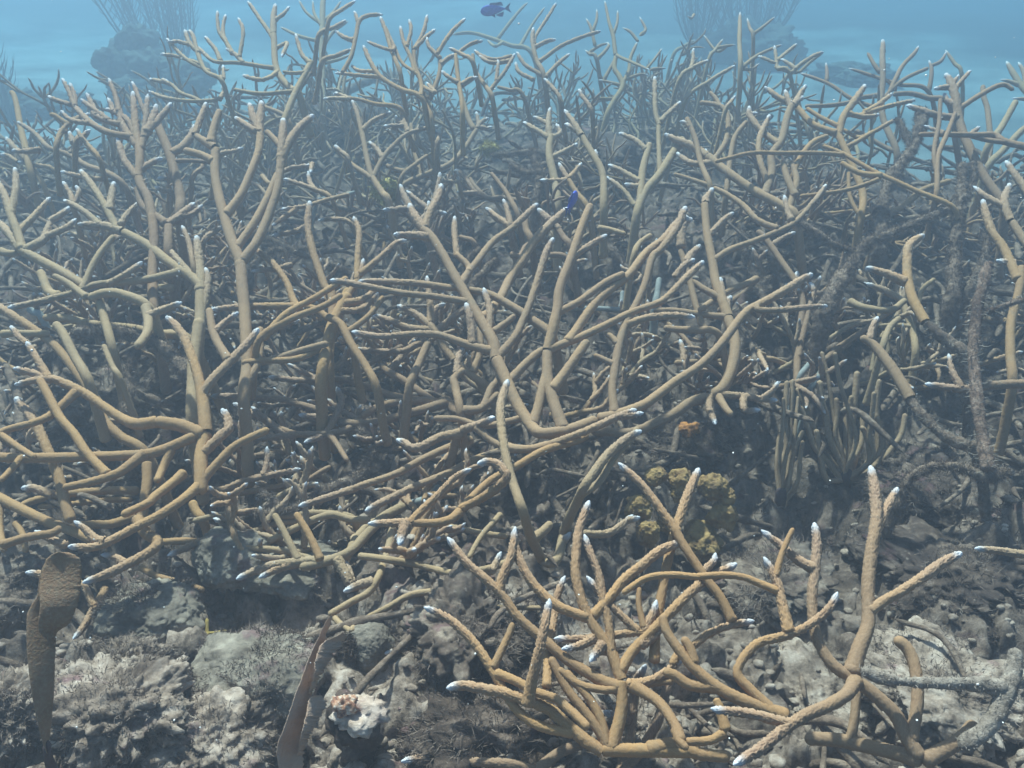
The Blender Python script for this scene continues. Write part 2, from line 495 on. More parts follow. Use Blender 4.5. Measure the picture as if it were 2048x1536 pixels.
# ------------------------------------------------------------------ rocks: pixel of the middle, half width, height/width, material ...
def rock(u, v, hw, asp, m, label, seed, amp=0.28, fine=0.10, depth=1.0, sink=0.35, fuzz=0, name='rock', cat='rock'):
    p, d = ground_pt(u, v + hw * asp * 0.5)
    s = hw * d / F
    c = np.array([p[0], p[1] + s * 0.3, p[2] + s * asp * (1 - sink)])
    V, Fc = blob(c, (s, s * depth, s * asp * 1.15), 6 if v > 1050 else 5, seed, amp, 1.5, fine)
    o = mesh_obj(name, V, Fc, m, origin=c)
    tag(o, label, cat)
    if fuzz:
        nn = V - c; nn /= np.linalg.norm(nn, axis=1)[:, None]
        up = nn[:, 2] > -0.2
        pick = np.nonzero(up)[0]
        pick = pick[vnoise(V[pick], 16, seed) > -0.1]      # the turf grows in patches
        Vh, Th = hairs(V[pick], nn[pick], fuzz, 0.016 if m is not M_ROCKP and m is not M_ROCKG else 0.008, 0.0006, seed, 0.8)
        h = mesh_obj('algae_tuft', Vh - c, Th, M_FUZZ, parent=o, smooth=False); h['kind'] = 'stuff'
    return o
rock(510, 1372, 125, 0.42, M_ROCKG, 'broad smooth grey boulder right of the brown blade, biggest on the bare floor', 1, 0.18, 0.06, fuzz=3500)
rock(300, 1255, 95, 0.45, M_ROCKG, 'smooth grey rock below the left coral branches, beside the tiny orange cross', 2, 0.22, 0.07, fuzz=3500)
rock(462, 1132, 72, 0.62, M_ROCKG, 'round greenish grey stone under the low left branches', 3, 0.15, 0.05)
rock(30, 1195, 95, 0.5, M_ROCK, 'pinkish brown rock at the left edge behind the tall brown blade', 4, 0.3, 0.12, fuzz=1500)
rock(930, 1290, 118, 0.56, M_ROCK, 'lumpy encrusted rock left of the front coral, over a dark hollow', 5, 0.38, 0.16, fuzz=2500)
rock(738, 1305, 52, 0.8, M_ROCKG, 'small smooth blue grey stone above the orange topped stump', 6, 0.14, 0.04, fuzz=3500)
rock(585, 1150, 90, 0.28, M_ROCKG, 'dim grey slab in the gap under the central branches', 7, 0.25, 0.05, sink=0.75)
rock(230, 1455, 130, 0.42, M_ROCKP, 'pale silted lump between the two brown blades at the bottom', 8, 0.36, 0.2, fuzz=3500)
rock(430, 1500, 125, 0.42, M_ROCKP, 'pale rounded rock on the bottom edge left of the torn blade', 9, 0.3, 0.17, fuzz=3500)
rock(20, 1450, 95, 0.6, M_ROCKP, 'very pale whitish rock in the bottom left corner', 10, 0.32, 0.2, fuzz=3500)
rock(250, 1360, 80, 0.55, M_ROCKP, 'knobbly grey rock just right of the tall brown blade', 12, 0.38, 0.22, fuzz=3500)
rock(890, 1395, 80, 0.6, M_ROCKP, 'knobbly pale clump of rock in front of the dark hollow', 13, 0.4, 0.2, fuzz=3500)
rock(985, 1500, 150, 0.34, M_ROCKD, 'dark brown overgrown rock along the bottom edge beside the stump', 14, 0.3, 0.14, fuzz=3000)
rock(1385, 905, 100, 0.38, M_ROCKD, 'brown fuzzy rock carrying an orange sponge under the arching branch', 15, 0.35, 0.16, fuzz=3500, sink=0.75)
rock(1930, 1180, 150, 0.28, M_ROCKD, 'dark rock with pale flakes at the right edge below the dead post', 17, 0.35, 0.16, fuzz=2500, sink=0.75)
rock(1870, 990, 120, 0.28, M_ROCKD, 'fuzzy dark mound at the foot of the dead upright post', 18, 0.3, 0.14, fuzz=3500, sink=0.75)
rock(1560, 1180, 110, 0.25, M_ROCK, 'brown rock behind the small forked branch right of centre front', 19, 0.35, 0.15, fuzz=2500, sink=0.75)
rock(230, 800, 110, 0.39, M_ROCK, 'brown grey algae covered lump inside the left thicket', 22, 0.35, 0.15, fuzz=3500, sink=0.75)
rock(1640, 1420, 130, 0.28, M_ROCKP, 'white silted rock beneath the hub of the right front coral', 23, 0.35, 0.18, sink=0.75, fuzz=3500)
rock(1900, 1400, 130, 0.25, M_ROCKP, 'grey silted rubble lump in the bottom right corner', 24, 0.38, 0.18, sink=0.75, fuzz=3500)
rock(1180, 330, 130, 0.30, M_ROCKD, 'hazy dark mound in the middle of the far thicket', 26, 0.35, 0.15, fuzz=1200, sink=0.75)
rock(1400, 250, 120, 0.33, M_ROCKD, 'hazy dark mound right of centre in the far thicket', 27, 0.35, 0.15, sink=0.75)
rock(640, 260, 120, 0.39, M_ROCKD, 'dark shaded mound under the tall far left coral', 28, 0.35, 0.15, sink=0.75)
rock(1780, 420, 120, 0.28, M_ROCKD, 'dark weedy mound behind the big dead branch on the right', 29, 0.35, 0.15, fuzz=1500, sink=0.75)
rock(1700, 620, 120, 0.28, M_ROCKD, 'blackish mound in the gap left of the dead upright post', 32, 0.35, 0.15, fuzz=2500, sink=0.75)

# knobbly stump with an orange sponge on top
p, d = ground_pt(715, 1515)
s = d / F
c = np.array([p[0], p[1], p[2]])
st = thing('coral_stump', c, 'short pale topped rock stump with an orange sponge crust, front centre left', 'coral stump')
zt = 150 * s
V1, Q1, a1, _, _ = tube([(0, 0, -0.05), (0.002, 0, zt * 0.35), (0.0, 0.004, zt * 0.72), (0.003, 0.0, zt * 0.86)], [44 * s, 42 * s, 44 * s, 40 * s], 40, 0.004, 0, 0, rough=0.30, seed=3)
nz = fbm(V1, 45, 3, 4); V1 = V1 + nz[:, None] * 0.004
mesh_obj('column', V1, Q1, M_ROCKD, parent=st)
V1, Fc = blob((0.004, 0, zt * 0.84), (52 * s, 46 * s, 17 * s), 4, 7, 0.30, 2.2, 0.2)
M_TOP = make_rock('sunlit_top_rock', [(0.34, (0.22, 0.16, 0.12)), (0.46, (0.52, 0.44, 0.35)), (0.62, (0.75, 0.69, 0.60))], (0.30, 0.20, 0.15))  # sunlight on the stump's top, put into a paler colour than its column
mesh_obj('sunlit_top', V1, Fc, M_TOP, parent=st)
V1, Fc = blob((-14 * s, -4 * s, zt * 0.99), (22 * s, 20 * s, 20 * s), 4, 9, 0.35, 2.0, 0.2)
M_OR, t, b = mat('orange_sponge_tissue')
t.links.new(ramp(t, noise(t, 120, 5, 0.7, pos(t)), [(0.38, (0.14, 0.06, 0.045)), (0.50, (0.36, 0.18, 0.11)), (0.62, (0.55, 0.45, 0.37))]), b.inputs['Base Color'])
mesh_obj('sponge_crust', V1, Fc, M_OR, parent=st)

# orange sponge on the fuzzy rock
p, d = ground_pt(1378, 885)
sp_c = pt(1376, 860, d - 0.03)
V1, Fc = blob(sp_c, (0.020, 0.018, 0.013), 4, 3, 0.35, 2.0, 0.15)
M_OR2, t, b = mat('bright_orange_sponge')
t.links.new(ramp(t, noise(t, 90, 4, 0.7, pos(t)), [(0.35, (0.20, 0.08, 0.035)), (0.6, (0.44, 0.18, 0.05))]), b.inputs['Base Color'])
tag(mesh_obj('orange_sponge', V1, Fc, M_OR2, origin=sp_c), 'small bright orange sponge on the brown fuzzy rock under the arching branch', 'sponge')

# mustard coloured mound coral: one colony of rounded lobes
M_MUS, t, b = mat('mustard_coral_tissue')
Pn = pos(t)
cc = ramp(t, noise(t, 45, 5, 0.6, Pn), [(0.35, (0.15, 0.08, 0.035)), (0.6, (0.33, 0.20, 0.08))])
cc = mix(t, ramp(t, noise(t, 18, 5, 0.7, Pn), [(0.55, 0), (0.68, 0.8)]), cc, (0.12, 0.075, 0.05))
t.links.new(cc, b.inputs['Base Color']); bump(t, b, noise(t, 260, 4, 0.6, Pn), 0.7, 0.003)
SR = 320 / 1446
lob = [(500, 600, 75, 1.0), (740, 640, 85, 1.1), (1020, 690, 110, 1.0), (1110, 960, 95, 1.25), (900, 1190, 150, 0.85), (360, 880, 95, 1.0), (430, 1120, 80, 1.6), (1130, 780, 70, 1.2), (730, 760, 70, 1.2), (620, 1030, 90, 0.9)]
d0 = None
mus = None
for i, (x, y, r, a) in enumerate(lob):
    u, v = 1200 + x * SR, 820 + y * SR
    p, d = ground_pt(u, v + r * SR)
    d = min(d, 1.62) - 0.03
    c = pt(u, v, d); s = r * 1.12 * SR * d / F
    if mus is None:
        mus = thing('mustard_coral', (c[0], c[1], gz(c[0], c[1])), 'lobed mustard yellow coral mound on the floor right of centre, behind the front coral', 'mound coral')
        mo = np.array(mus.location)
    V1, Fc = blob(c, (s * 1.1, s * 1.1, s * a * 0.95), 5, i + 2, 0.26, 1.3, 0.08)
    mesh_obj('lobe', V1 - mo, Fc, M_MUS, parent=mus)

# ------------------------------------------------------------------ staghorn corals
# one entry per colony; a line is one branch from its base to its tip: crop letter, width at base and tip,
# flags (n no white tip, d dead, b bare dead, c=clump fuzz, h height of the root above the floor, o depth offset, k lean), then the course
COLONIES = [
('large tan staghorn coral filling the bottom centre, with long branches sweeping left', 0.17, (0, 0, 0, 0, 0), """
B 90 80 n h.12: 2160,1440 1950,1430 1750,1440 1590,1440
B 78 72 n: 1640,1440 1700,1200 1700,1030
B 74 34: 1730,1080 1560,1030 1400,930 1270,820 1200,760 1090,660 1010,550 900,450 800,360 700,220
B 46 34: 1000,520 1020,420 1060,310 1085,160
B 72 40: 1700,1040 1640,880 1570,760 1520,660 1480,560 1450,430 1450,300 1470,150 1525,0
B 60 34: 1530,680 1430,650 1320,600 1210,500 1140,400 1095,290 1075,170
B 58 46: 1550,660 1640,550 1720,450 1820,370 1920,290 2065,235
B 64 44: 1700,1000 1760,880 1850,790 1950,690 2050,590 2150,490 2230,430 2360,355
B 52 26 o.05: 1270,1080 1280,900 1300,780 1320,640 1340,530 1382,430
B 68 36 o-.03: 1160,1190 1180,1050 1215,880 1245,740 1280,560
B 80 46: 1600,1440 1480,1370 1380,1290 1280,1200 1150,1150 1030,1110 880,1080 780,1068 695,1085
B 62 36: 1400,1375 1250,1300 1130,1230 1050,1130 970,990 880,850 780,740 680,660 560,605
B 48 40 n: 930,975 1010,870 1060,770 1090,695
B 55 55 n: 970,985 1080,1030 1200,1090 1330,1130 1430,1210 1520,1300
B 62 52 n: 1625,1430 1560,1310 1480,1200 1390,1080 1320,950 1290,890
B 58 50 n: 1620,1420 1580,1270 1510,1130 1440,1050 1380,980
B 46 46 n: 1720,1060 1600,1090 1450,1050 1340,960
B 44 26: 1960,775 1800,760 1600,780 1450,790 1305,790
B 42 34: 1560,790 1450,840 1350,860
B 40 30: 1830,740 1880,640 1900,570
B 62 44: 1885,940 1905,700 1940,450 1980,280 2040,110 2090,-30 2155,-180
B 38 24: 1790,740 1650,610 1560,520 1495,445
B 50 28: 1690,870 1630,700 1600,560 1580,430 1530,300 1495,195
B 36 30 n: 1820,740 1800,600 1800,500
B 52 40: 1570,840 1510,935
B 50 40: 1830,880 1900,760 1960,640
B 48 36: 1740,1060 1850,1040 1960,980 2060,890
B 48 40 n: 1740,1100 1900,1050 2000,1050
B 70 60 n: 1760,1040 1900,1160 2000,1290 2050,1400
C 88 50 n: 660,1250 520,1190 380,1130 250,1060 130,960 50,870 -40,740 -70,640
C 60 52 n: 130,930 90,850 45,780
C 44 28: -40,930 30,880 110,830 200,760 320,710 472,680
C 72 62 n: 240,1130 100,1060 0,1000 -60,980
C 62 30: 570,1190 450,1090 375,990 420,880 500,810 620,780 760,730 850,670 910,610 945,535
C 60 24: 655,765 620,600 590,470 550,380 512,310
C 40 28 n: 585,440 620,320 660,230 690,160
C 42 38 n: 575,540 500,480 400,440 280,430 130,440 0,430 -150,450 -290,540
C 56 52 n: 340,690 260,560 200,480 130,370 60,260 0,150
E 52 30: 2020,1490 1980,1420 1900,1310 1800,1190 1675,1075
C 34 30: 170,420 230,350 245,300
C 60 44 n: 300,1330 260,1200 230,1130
C 50 50 n: 350,1380 200,1380 60,1390
C 90 70 n: -160,1440 0,1400 150,1450 330,1470
C 55 42 n: 0,1300 30,1380 80,1440
"""),
('tall upright staghorn coral at the bottom right whose two long fingers part at a crotch', 0.16, (0, 0, 0, 0, 0), """
C 98 76 n h.10: 1420,1490 1330,1350 1270,1220 1140,1100 1030,1020
C 76 42: 1030,1020 920,960 850,870 810,740 800,560 815,400 820,250 803,125
C 52 30: 805,410 700,340 600,260 500,180
C 100 44: 1015,1015 1060,850 1115,700 1115,500 1130,300 1150,120 1145,0 1135,-100 1120,-190
C 50 32 o.03: 1150,240 1190,80 1230,0 1270,-75
C 58 48: 1135,640 1200,580 1300,525 1420,450 1530,370 1655,298
C 86 50 o-.06: 1040,1030 980,1120 880,1190 760,1240 620,1320 480,1420 340,1505
C 52 36: 680,1265 560,1260 400,1220 290,1200 192,1178
C 76 74 n: 1385,1360 1390,1150 1385,980 1340,860 1265,795
C 92 84 n o.06: 1420,1500 1150,1430 950,1390 760,1380
C 60 50 n: 1000,1400 1040,1250 1050,1080
C 100 80 n: 1400,1500 1520,1450 1640,1380 1740,1270
"""),
('slender staghorn coral at the bottom edge, two white tipped fingers and a pink stub', 0.14, (0, 0, 0, 0, 0), """
B 64 40 h.06: 1690,1570 1750,1350 1770,1180 1790,1050 1845,940
B 62 40: 1745,1560 1820,1430 1900,1270 1940,1120 1972,960
B 52 46: 1760,1285 1680,1250 1598,1208
B 58 36 h.05: 1250,1560 1000,1510 800,1490 600,1475 445,1497
B 68 60 n: 1200,1540 1350,1440 1480,1390 1560,1400
"""),
('central staghorn coral with an arching J shaped finger ending in two knobs', 0.20, (0, 0, 0, 0, 0), """
E 60 60 n h.08: 1380,1440 1340,1600 1290,1645 1240,1630
E 66 42 o-.16: 1240,1640 1180,1500 1130,1350 1070,1200 1030,1050 1015,900 1010,750 1045,600
E 46 38 o-.05: 1370,1530 1412,1475
E 64 40 o-.12: 1365,1480 1430,1330 1480,1220 1560,1110 1650,1010 1750,930 1822,895
E 44 40 n: 1520,1290 1580,1180 1660,1060 1750,960 1800,880
B 60 52 n: 1200,230 1270,160 1300,120
B 46 30: 1450,190 1600,190 1680,160 1765,90
B 36 28: 1740,130 1810,98
"""),
('ear shaped staghorn coral curling over in the middle, with a stubby white tip pointing down', 0.16, (0, 0, 0, 0, 0), """
E 46 46 n h.16 o-.1: 1500,920 1400,970 1240,1020 1100,1100 950,1180 850,1270 780,1340
E 50 42 o-.08: 780,1350 900,1280 1000,1200 1035,1150 990,1090 930,1070 868,1085
E 54 50 n: 780,1350 720,1400 620,1420 490,1420
E 46 24: 490,1420 560,1340 650,1250 740,1160 835,1108
E 46 30: 490,1420 350,1425 245,1420
E 62 52: 470,1420 440,1480 422,1550
"""),
('big central staghorn coral fanning out from a hub, its trunk arching along the floor', 0.20, (16, 900, 760, 260, 120), """
E 72 76 n h.10: 1560,830 1400,890 1330,905 1240,910 1180,860 1100,750 1050,650 980,480
E 76 50 n: 980,480 960,380 880,230 800,100 740,0 680,-110 620,-210 565,-260
E 50 30: 600,-210 500,-230 385,-240
E 60 36: 580,-250 520,-330 490,-380 478,-415
E 46 34: 570,-260 600,-350 640,-430 665,-520
E 66 44: 1560,830 1700,790 1830,740 1900,690 2006,610 2150,515 2280,380 2400,220 2470,170 2640,80 2795,0
F 38 25: 470,175 490,200 600,200 750,185 885,174
E 62 30: 1290,350 1150,240 1040,170 930,110 800,80 600,60 400,50 190,30
E 46 28 k.1: 810,175 650,130 450,110 300,80 150,50 22,28
E 78 66 n: 1370,910 1320,750 1280,600 1275,430
E 74 46 n k.2: 1275,430 1310,300 1340,200 1350,100 1390,-40 1440,-190 1480,-290 1530,-400
E 38 26: 1425,-100 1520,-170 1612,-225
E 52 32: 1300,430 1450,360 1600,290 1750,220 1900,170 1960,130 2060,20 2170,-80
E 58 46: 1370,380 1480,260 1560,160 1650,80 1750,0 1850,-130 1950,-210 2040,-320 2090,-330
E 46 42 n: 1380,230 1500,120 1620,40 1720,-10
E 66 60 n: 1200,860 1240,700 1280,560
E 66 54 n: 1330,660 1400,530 1480,420 1510,380
E 56 40: 1660,780 1650,600 1680,400 1720,270 1780,160 1830,50 1870,-90 1920,-140 2010,-260 2070,-390
E 36 34 n: 1690,400 1650,360 1605,325
E 36 32 n: 1640,510 1590,480 1535,455
E 46 36: 1720,290 1850,250 2006,240 2130,248
E 56 50 n: 1080,620 1180,480 1250,430
E 56 34: 1010,470 1090,350 1130,270 1180,150 1230,0 1270,-130 1310,-210
E 60 48 o.1: 900,260 960,180 1060,30 1130,-70 1190,-190 1260,-270 1390,-380
H 50 30 o.05: 790,1330 850,1240 950,1110 1070,1020 1218,880
H 32 22: 1065,1012 1000,970 925,905
H 30 18: 1070,1000 1040,920 1018,848
H 42 36 n: 885,1310 820,1240 745,1170
H 36 20: 750,1190 742,1050 745,955
E 52 46 n h.14: 940,650 840,570 740,490
E 60 32: 740,490 690,420 650,330 600,280 520,220 408,178
E 42 28: 610,335 480,300 380,260 287,228
E 56 28: 960,440 860,410 760,380 660,350 560,340 450,345 300,350 155,325
E 46 25: 600,290 600,150 588,8
E 30 18: 590,250 640,190 692,166
E 42 36: 660,310 740,240 830,175
E 46 38: 860,340 830,240 815,160
E 42 28: 960,330 945,200 915,75
E 42 36 n: 975,330 1040,270 1090,230
E 56 48 n: 480,620 540,500 600,380
E 52 44 n: 780,780 750,650 740,590 795,535
E 42 26: 745,560 770,470 805,402
E 46 40 n: 850,560 885,450 878,305
E 58 44 n: 830,790 900,760 950,650 990,600 995,545
E 42 40 n: 930,790 1000,680
E 40 36 n: 1120,835 1050,840 930,862 850,850 750,820 620,820
E 52 40 o-.08: 770,912 880,860 975,805
E 52 38: 780,910 660,930 560,980 500,990 450,960 405,942
E 50 38 n: 880,900 960,950 1060,1000
E 56 34: 1050,950 1130,1000 1220,990 1400,930 1550,870 1680,810 1785,772
E 34 28: 1690,820 1760,805 1828,792
E 56 30 h.14: 850,940 700,990 550,1060 400,1140 200,1210 0,1280 -150,1325
E 50 36 h.12: 1010,1010 850,1060 700,1140 500,1220 350,1290 232,1350
"""),
('low staghorn coral left of the centre, spreading thin fingers leftward over the floor', 0.16, (12, 620, 900, 200, 80), """
E 54 46 n h.10: 850,800 750,790 700,720 640,730 560,680 480,620 400,570 360,545 330,500
E 60 28: 700,730 500,785 250,848 80,840 -33,780 -163,740 -263,715 -463,700 -650,694
E 48 28: 640,735 400,690 250,640 100,605 0,600 -130,608 -323,585
E 30 18: -30,600 -133,550 -215,508
E 48 44 n: 560,735 400,735 300,760 200,820
E 38 24: 600,380 520,400 440,435 300,435 165,424
E 40 24: 370,550 430,470 480,410 514,360
E 42 36 n: 140,590 230,520 330,460 450,400
D 46 30: 2090,850 2006,850 1850,820 1708,800
D 46 28: 2060,830 1980,890 1850,920 1700,925 1550,940 1392,955
D 38 26: 1850,920 1720,910 1600,870 1450,790 1328,733
D 34 22: 1640,920 1540,840 1438,748
D 36 24: 1850,920 1800,940 1742,966
D 40 28: 1870,910 1910,840 1955,730 1928,638
D 40 30 n: 1880,920 1940,980 2000,1060
D 50 24 h.08: 1150,1225 1270,1230 1400,1180 1550,1150 1722,1112
D 36 18: 1500,1150 1530,1080 1532,985
D 38 30 n h.06: 1250,1280 1500,1230 1700,1200
D 34 30 n h.06: 1640,1270 1780,1170 1900,1100
"""),
('low tangled staghorn coral along the floor under the middle, mostly bare ended and shaded', 0.08, (12, 640, 1080, 220, 50), """
B 46 40 n h.08: 190,320 350,340 550,370 750,420 900,400 1010,370 1100,330
B 42 30: 920,440 960,400 1012,295
B 52 44 n: 880,470 770,540 710,650 700,690
B 46 46 n h.07: -330,240 0,90 150,110 260,120
B 62 56 n h.08: 460,30 350,100 250,200 150,300 0,350 -150,380
B 60 36: 0,350 -150,350 -300,370 -400,400 -512,450
B 44 40 n: -160,340 -230,200 -300,80
B 36 36 n: 650,140 750,160 900,190 1040,210
B 42 38 n h.06: 680,520 500,540 350,620 200,700 150,750
B 48 40 n h.07: 390,150 350,300 300,440 250,530 150,590 30,660
B 52 40: 300,470 180,490 102,525
B 58 50: 80,400 140,470 130,400 98,325
B 38 30 h.04: 560,820 450,850 350,880
B 38 30 n h.05: 40,660 150,760
B 34 30 n: 210,700 215,830
B 34 30 n: 1010,80 900,200 820,340
B 28 24 n h.07: 1240,620 1050,610 850,605
A 42 32 n h.06: 1790,340 1600,290 1430,280 1340,260
A 46 36 n h.07: 2006,100 1800,75 1650,90 1450,70 1250,85 1100,120
A 38 32 n h.06: 1800,120 1600,140 1400,200 1250,240
A 36 26: 1320,160 1280,140 1218,105
"""),
('wide staghorn coral at the left front, thick base splitting into long sideways branches', 0.18, (12, 200, 880, 220, 90), """
D 84 84 n h.08: 1145,1260 1150,1180 1150,1050 1180,900
D 80 36: 1180,900 1170,800 1140,600 1080,420 1020,310 952,240
D 56 46: 1170,1040 1260,930 1310,880 1290,800 1268,770
D 56 44 n: 1160,1190 1230,1090 1320,990 1420,930 1540,878
D 62 34 k.8: 1150,1200 1050,1280 900,1380 780,1440 650,1510 540,1555 385,1553
D 58 50 n: 1060,1130 900,1260 850,1310 700,1380
D 92 76 n: 1130,920 1040,870 900,840
D 76 28: 900,840 780,860 700,830 600,760 480,680 350,620 280,600 180,610 78,628
D 42 26: 300,605 180,560 76,536
D 64 60 n: 1100,970 900,1010 700,1030 500,1035 300,1040 100,1040 -60,1030
D 66 46 n: 860,1050 700,1120 620,1150 450,1190 350,1210
D 64 46 h.10: 830,1010 700,920 600,830 550,720 450,580 300,400 150,290 0,190 -60,140
D 56 50 n: 620,1150 500,1020 420,900 340,810 270,690 220,600
D 46 28: 280,600 240,530 190,450 148,384
D 36 24: 140,400 100,350 58,285
D 72 52 h.08: 410,1420 360,1250 300,1080 230,930 170,820 85,705
D 52 40 n: 410,720 300,800 200,850 50,890 -20,920
D 54 44 n h.07: 800,1235 600,1240 400,1255 200,1290 100,1330
D 38 30 n h.06: 760,1285 500,1300 210,1325
D 68 64 n h.06: 800,1450 830,1300 850,1180 850,1070
D 52 46 n: 1000,1050 930,1100 890,1180
D 64 60 n h.10: -60,1250 150,1350 300,1420 450,1480 560,1530
D 50 44: 300,1240 200,1225 120,1225
D 46 40 n: 0,920 100,980 200,1040
D 40 36 n: 120,1050 60,1120 0,1180
A 78 34 h.06: 780,100 830,180 900,240 850,300 700,380 580,430 475,462
A 62 50 n h.06: 780,90 650,130 500,140 380,160
A 36 24: 600,240 550,230 480,170 415,125
A 38 26: 720,355 650,325 578,314
A 42 36 n h.05: 800,380 900,440 1050,480 1160,520
A 38 20: 360,300 280,220 200,183
A 52 46 n: 0,260 150,220 300,190 350,150
A 34 24: 260,430 200,420 142,415
A 46 30 h.04: 600,500 590,540 530,630 470,720 405,793
A 32 28 n: 550,640 680,570 850,500
A 34 24: 520,600 480,500 400,450
A 46 26 h.07: 1300,230 1150,240 1050,280 962,318
A 42 26: 1300,290 1240,315 1130,336
A 46 40 n: 1130,230 1050,235 900,240
A 56 56 n h.06: 1160,110 1120,60 1095,0
A 48 42 n: 1840,350 1770,200 1700,80
A 62 32 h.07: 2006,320 1850,350 1700,370 1600,400 1488,452
A 46 40 n: -20,60 0,150 30,300
A 40 34 n: 90,130 130,200 150,300
"""),
('antler like staghorn coral at the left, its trunk dividing into four dark upright fingers', 0.26, (14, 450, 520, 120, 110), """
D 78 74 n h.10: 1390,700 1410,500 1400,200 1390,0 1380,-70
G 66 54 n: 1380,1220 1330,1080 1290,950 1250,820 1230,700 1232,560
G 40 36 n: 1232,560 1170,520 1115,485
G 46 44 n: 1230,640 1150,600 1045,568
G 54 40 n: 1225,520 1230,420 1255,345
G 56 40: 1300,940 1370,850 1430,720 1490,560 1492,420 1495,290
G 42 32: 1480,470 1450,390 1425,305
G 62 46: 1385,1220 1470,1100 1540,950 1590,750 1610,550 1620,390
G 52 46 n: 1370,1140 1450,1000 1530,850 1600,700
G 56 44: 1635,640 1650,540 1720,450 1798,375
G 38 34 n: 1600,540 1520,460
G 40 28: 1460,480 1400,430 1340,390
G 40 30: 1110,490 1150,400 1180,300
D 58 36: 1180,680 1300,510 1400,400 1472,305
D 56 46 n: 1330,520 1230,350 1200,200
D 34 28: 1200,330 1300,260 1370,210
D 46 42 n: 1380,510 1550,490 1750,430 1880,395
D 50 46 n: 1430,650 1480,500 1490,300
D 38 26: 1500,350 1600,300 1720,255
"""),
('bushy staghorn coral at the upper left with a tight fan of dark finger tips', 0.28, (16, 270, 520, 150, 110), """
G 62 58 n h.12: 880,1500 870,1300 880,1100 870,950
G 58 54 n: 870,950 850,850 810,780 790,720
G 60 34: 790,730 800,600 780,450 762,235
G 50 30: 800,570 840,470 900,400 982,298
G 42 26: 808,510 840,400 852,255
G 46 26: 775,560 700,430 680,350 660,308
G 40 24: 785,520 720,400 600,338
G 50 26: 765,500 640,480 520,420 415,315
G 34 22: 680,430 560,380 518,318
G 32 20: 620,410 540,340 468,280
G 30 20: 650,380 640,320 618,275
G 46 32: 790,740 720,640 690,560 672,498
G 54 40: 830,480 880,400 905,312
G 74 54 n h.16: 1030,950 1030,850 990,680 950,540 905,420
G 52 44: 975,600 1040,560 1090,500 1115,425
G 30 20: 700,360 660,260 625,165
G 28 18: 560,400 520,300 495,245
G 28 18: 820,380 790,270 752,185
G 28 18: 430,330 400,250 352,160
G 26 18: 440,330 425,260 405,190
G 58 52 n: 965,1150 960,1000
G 50 28: 960,1010 1050,940 1122,880
G 52 46 n: 960,1000 880,940 820,880 795,780
G 30 22: 1040,980 1100,940 1165,892
G 42 22 h.2: 690,760 500,660 400,600 280,560 200,480 98,408
G 40 30: 800,690 880,640 940,620
G 28 24 n: 990,640 1100,630 1220,640
G 26 18: 380,330 300,280 268,265
G 28 18: 480,470 400,400 345,350
G 34 22: 420,540 520,460
G 30 22: 430,540 400,480 390,460
"""),
('reaching staghorn coral in the left middle with long pale fingers pointing to the left edge', 0.24, (14, 150, 640, 170, 90), """
G 72 68 n h.10: 1140,1700 1145,1500 1150,1350
G 66 44: 1150,1400 1150,1300 1145,1180 1130,1055
G 48 30: 1180,1600 1190,1350 1178,1245
G 62 56 n: 1145,1350 1100,1300 1010,1240 850,1120 700,1040
G 50 26: 700,1040 600,1010 445,1003
G 46 32: 685,1010 600,890 530,780 458,688
G 42 26: 580,1000 480,930 362,865
G 38 24: 690,1010 740,930 805,875
G 48 28: 1115,1295 1030,1220 952,1126
G 52 26: 1040,1280 850,1320 700,1340 550,1350 400,1400 200,1450 40,1480
G 42 36 n: 460,1350 560,1200 660,1070
G 62 50: 500,1345 350,1270 200,1190 120,1150 50,1060 -20,980
G 54 34: 130,1150 240,1090 262,1040 290,960
G 48 26: 80,1080 180,960 282,838
G 54 30: 130,1140 60,950 20,830 -20,750
G 46 28: 90,950 85,800 80,670
G 46 36: 600,940 640,850 655,750
G 36 28: 620,1290 720,1290 820,1215
G 60 54 n: 840,1470 700,1400 600,1390 500,1420
G 58 52 n: 340,1450 280,1380 220,1260
G 56 50 n: 640,1700 600,1536 570,1420
G 42 36 n: 480,1480 400,1350 300,1300
D 62 48 n h.12: 1070,370 900,340 750,310 560,290 400,260 250,250
D 92 80 n h.08: 1100,800 1100,640 1110,450 1140,250
D 62 54 n: 500,600 430,470 370,350 320,280
D 38 34 n: 690,580 650,520 590,400
D 60 54 n: 830,180 840,320 780,420
D 42 36 n: 1000,75 900,70
D 44 32: 870,230 950,190 1050,158
D 46 40 n: 0,340 100,330 290,330
G 40 30: 300,990 370,930 400,900
G 36 28: 280,1090 380,1020 440,970
G 44 40 n: 0,1150 60,1170 130,1160
"""),
('thin staghorn coral left of the central fan, with one long bowed white tipped arm', 0.22, (12, 640, 600, 130, 110), """
D 74 70 n h.10: 1850,560 1880,400 1920,250 2000,100
D 48 42 n: 2010,400 1950,300 1900,250
D 58 28: 1900,270 1780,190 1600,180 1400,180 1205,195
D 48 26: 1720,190 1690,160 1640,50 1560,-60 1500,-115 1440,-165
D 42 38 n: 1860,400 1700,480 1500,490 1380,500
D 56 36 k.5: 1910,250 1900,100 1860,60 1800,-130 1770,-290 1770,-420
D 44 36: 1970,170 2100,130 2200,30
H 42 36 n: 90,1480 180,1330 190,1290
H 46 24: 185,1310 185,1200 190,1050 158,960
H 38 20: 190,1290 300,1210 400,1120 468,1098
H 26 18: 190,1300 210,1240 222,1195
D 46 40 n: 1500,370 1650,270 1850,190 1960,120
D 46 38 n: 1480,340 1620,240 1780,150 1900,80 2000,20
E 36 30: 100,215 200,200 260,150 300,90
E 60 54 n h.10: 30,540 40,350 70,230 130,80
E 54 48 n: 290,630 230,520 150,400 90,290 0,240
E 38 30 n: 160,310 250,240 340,120
"""),
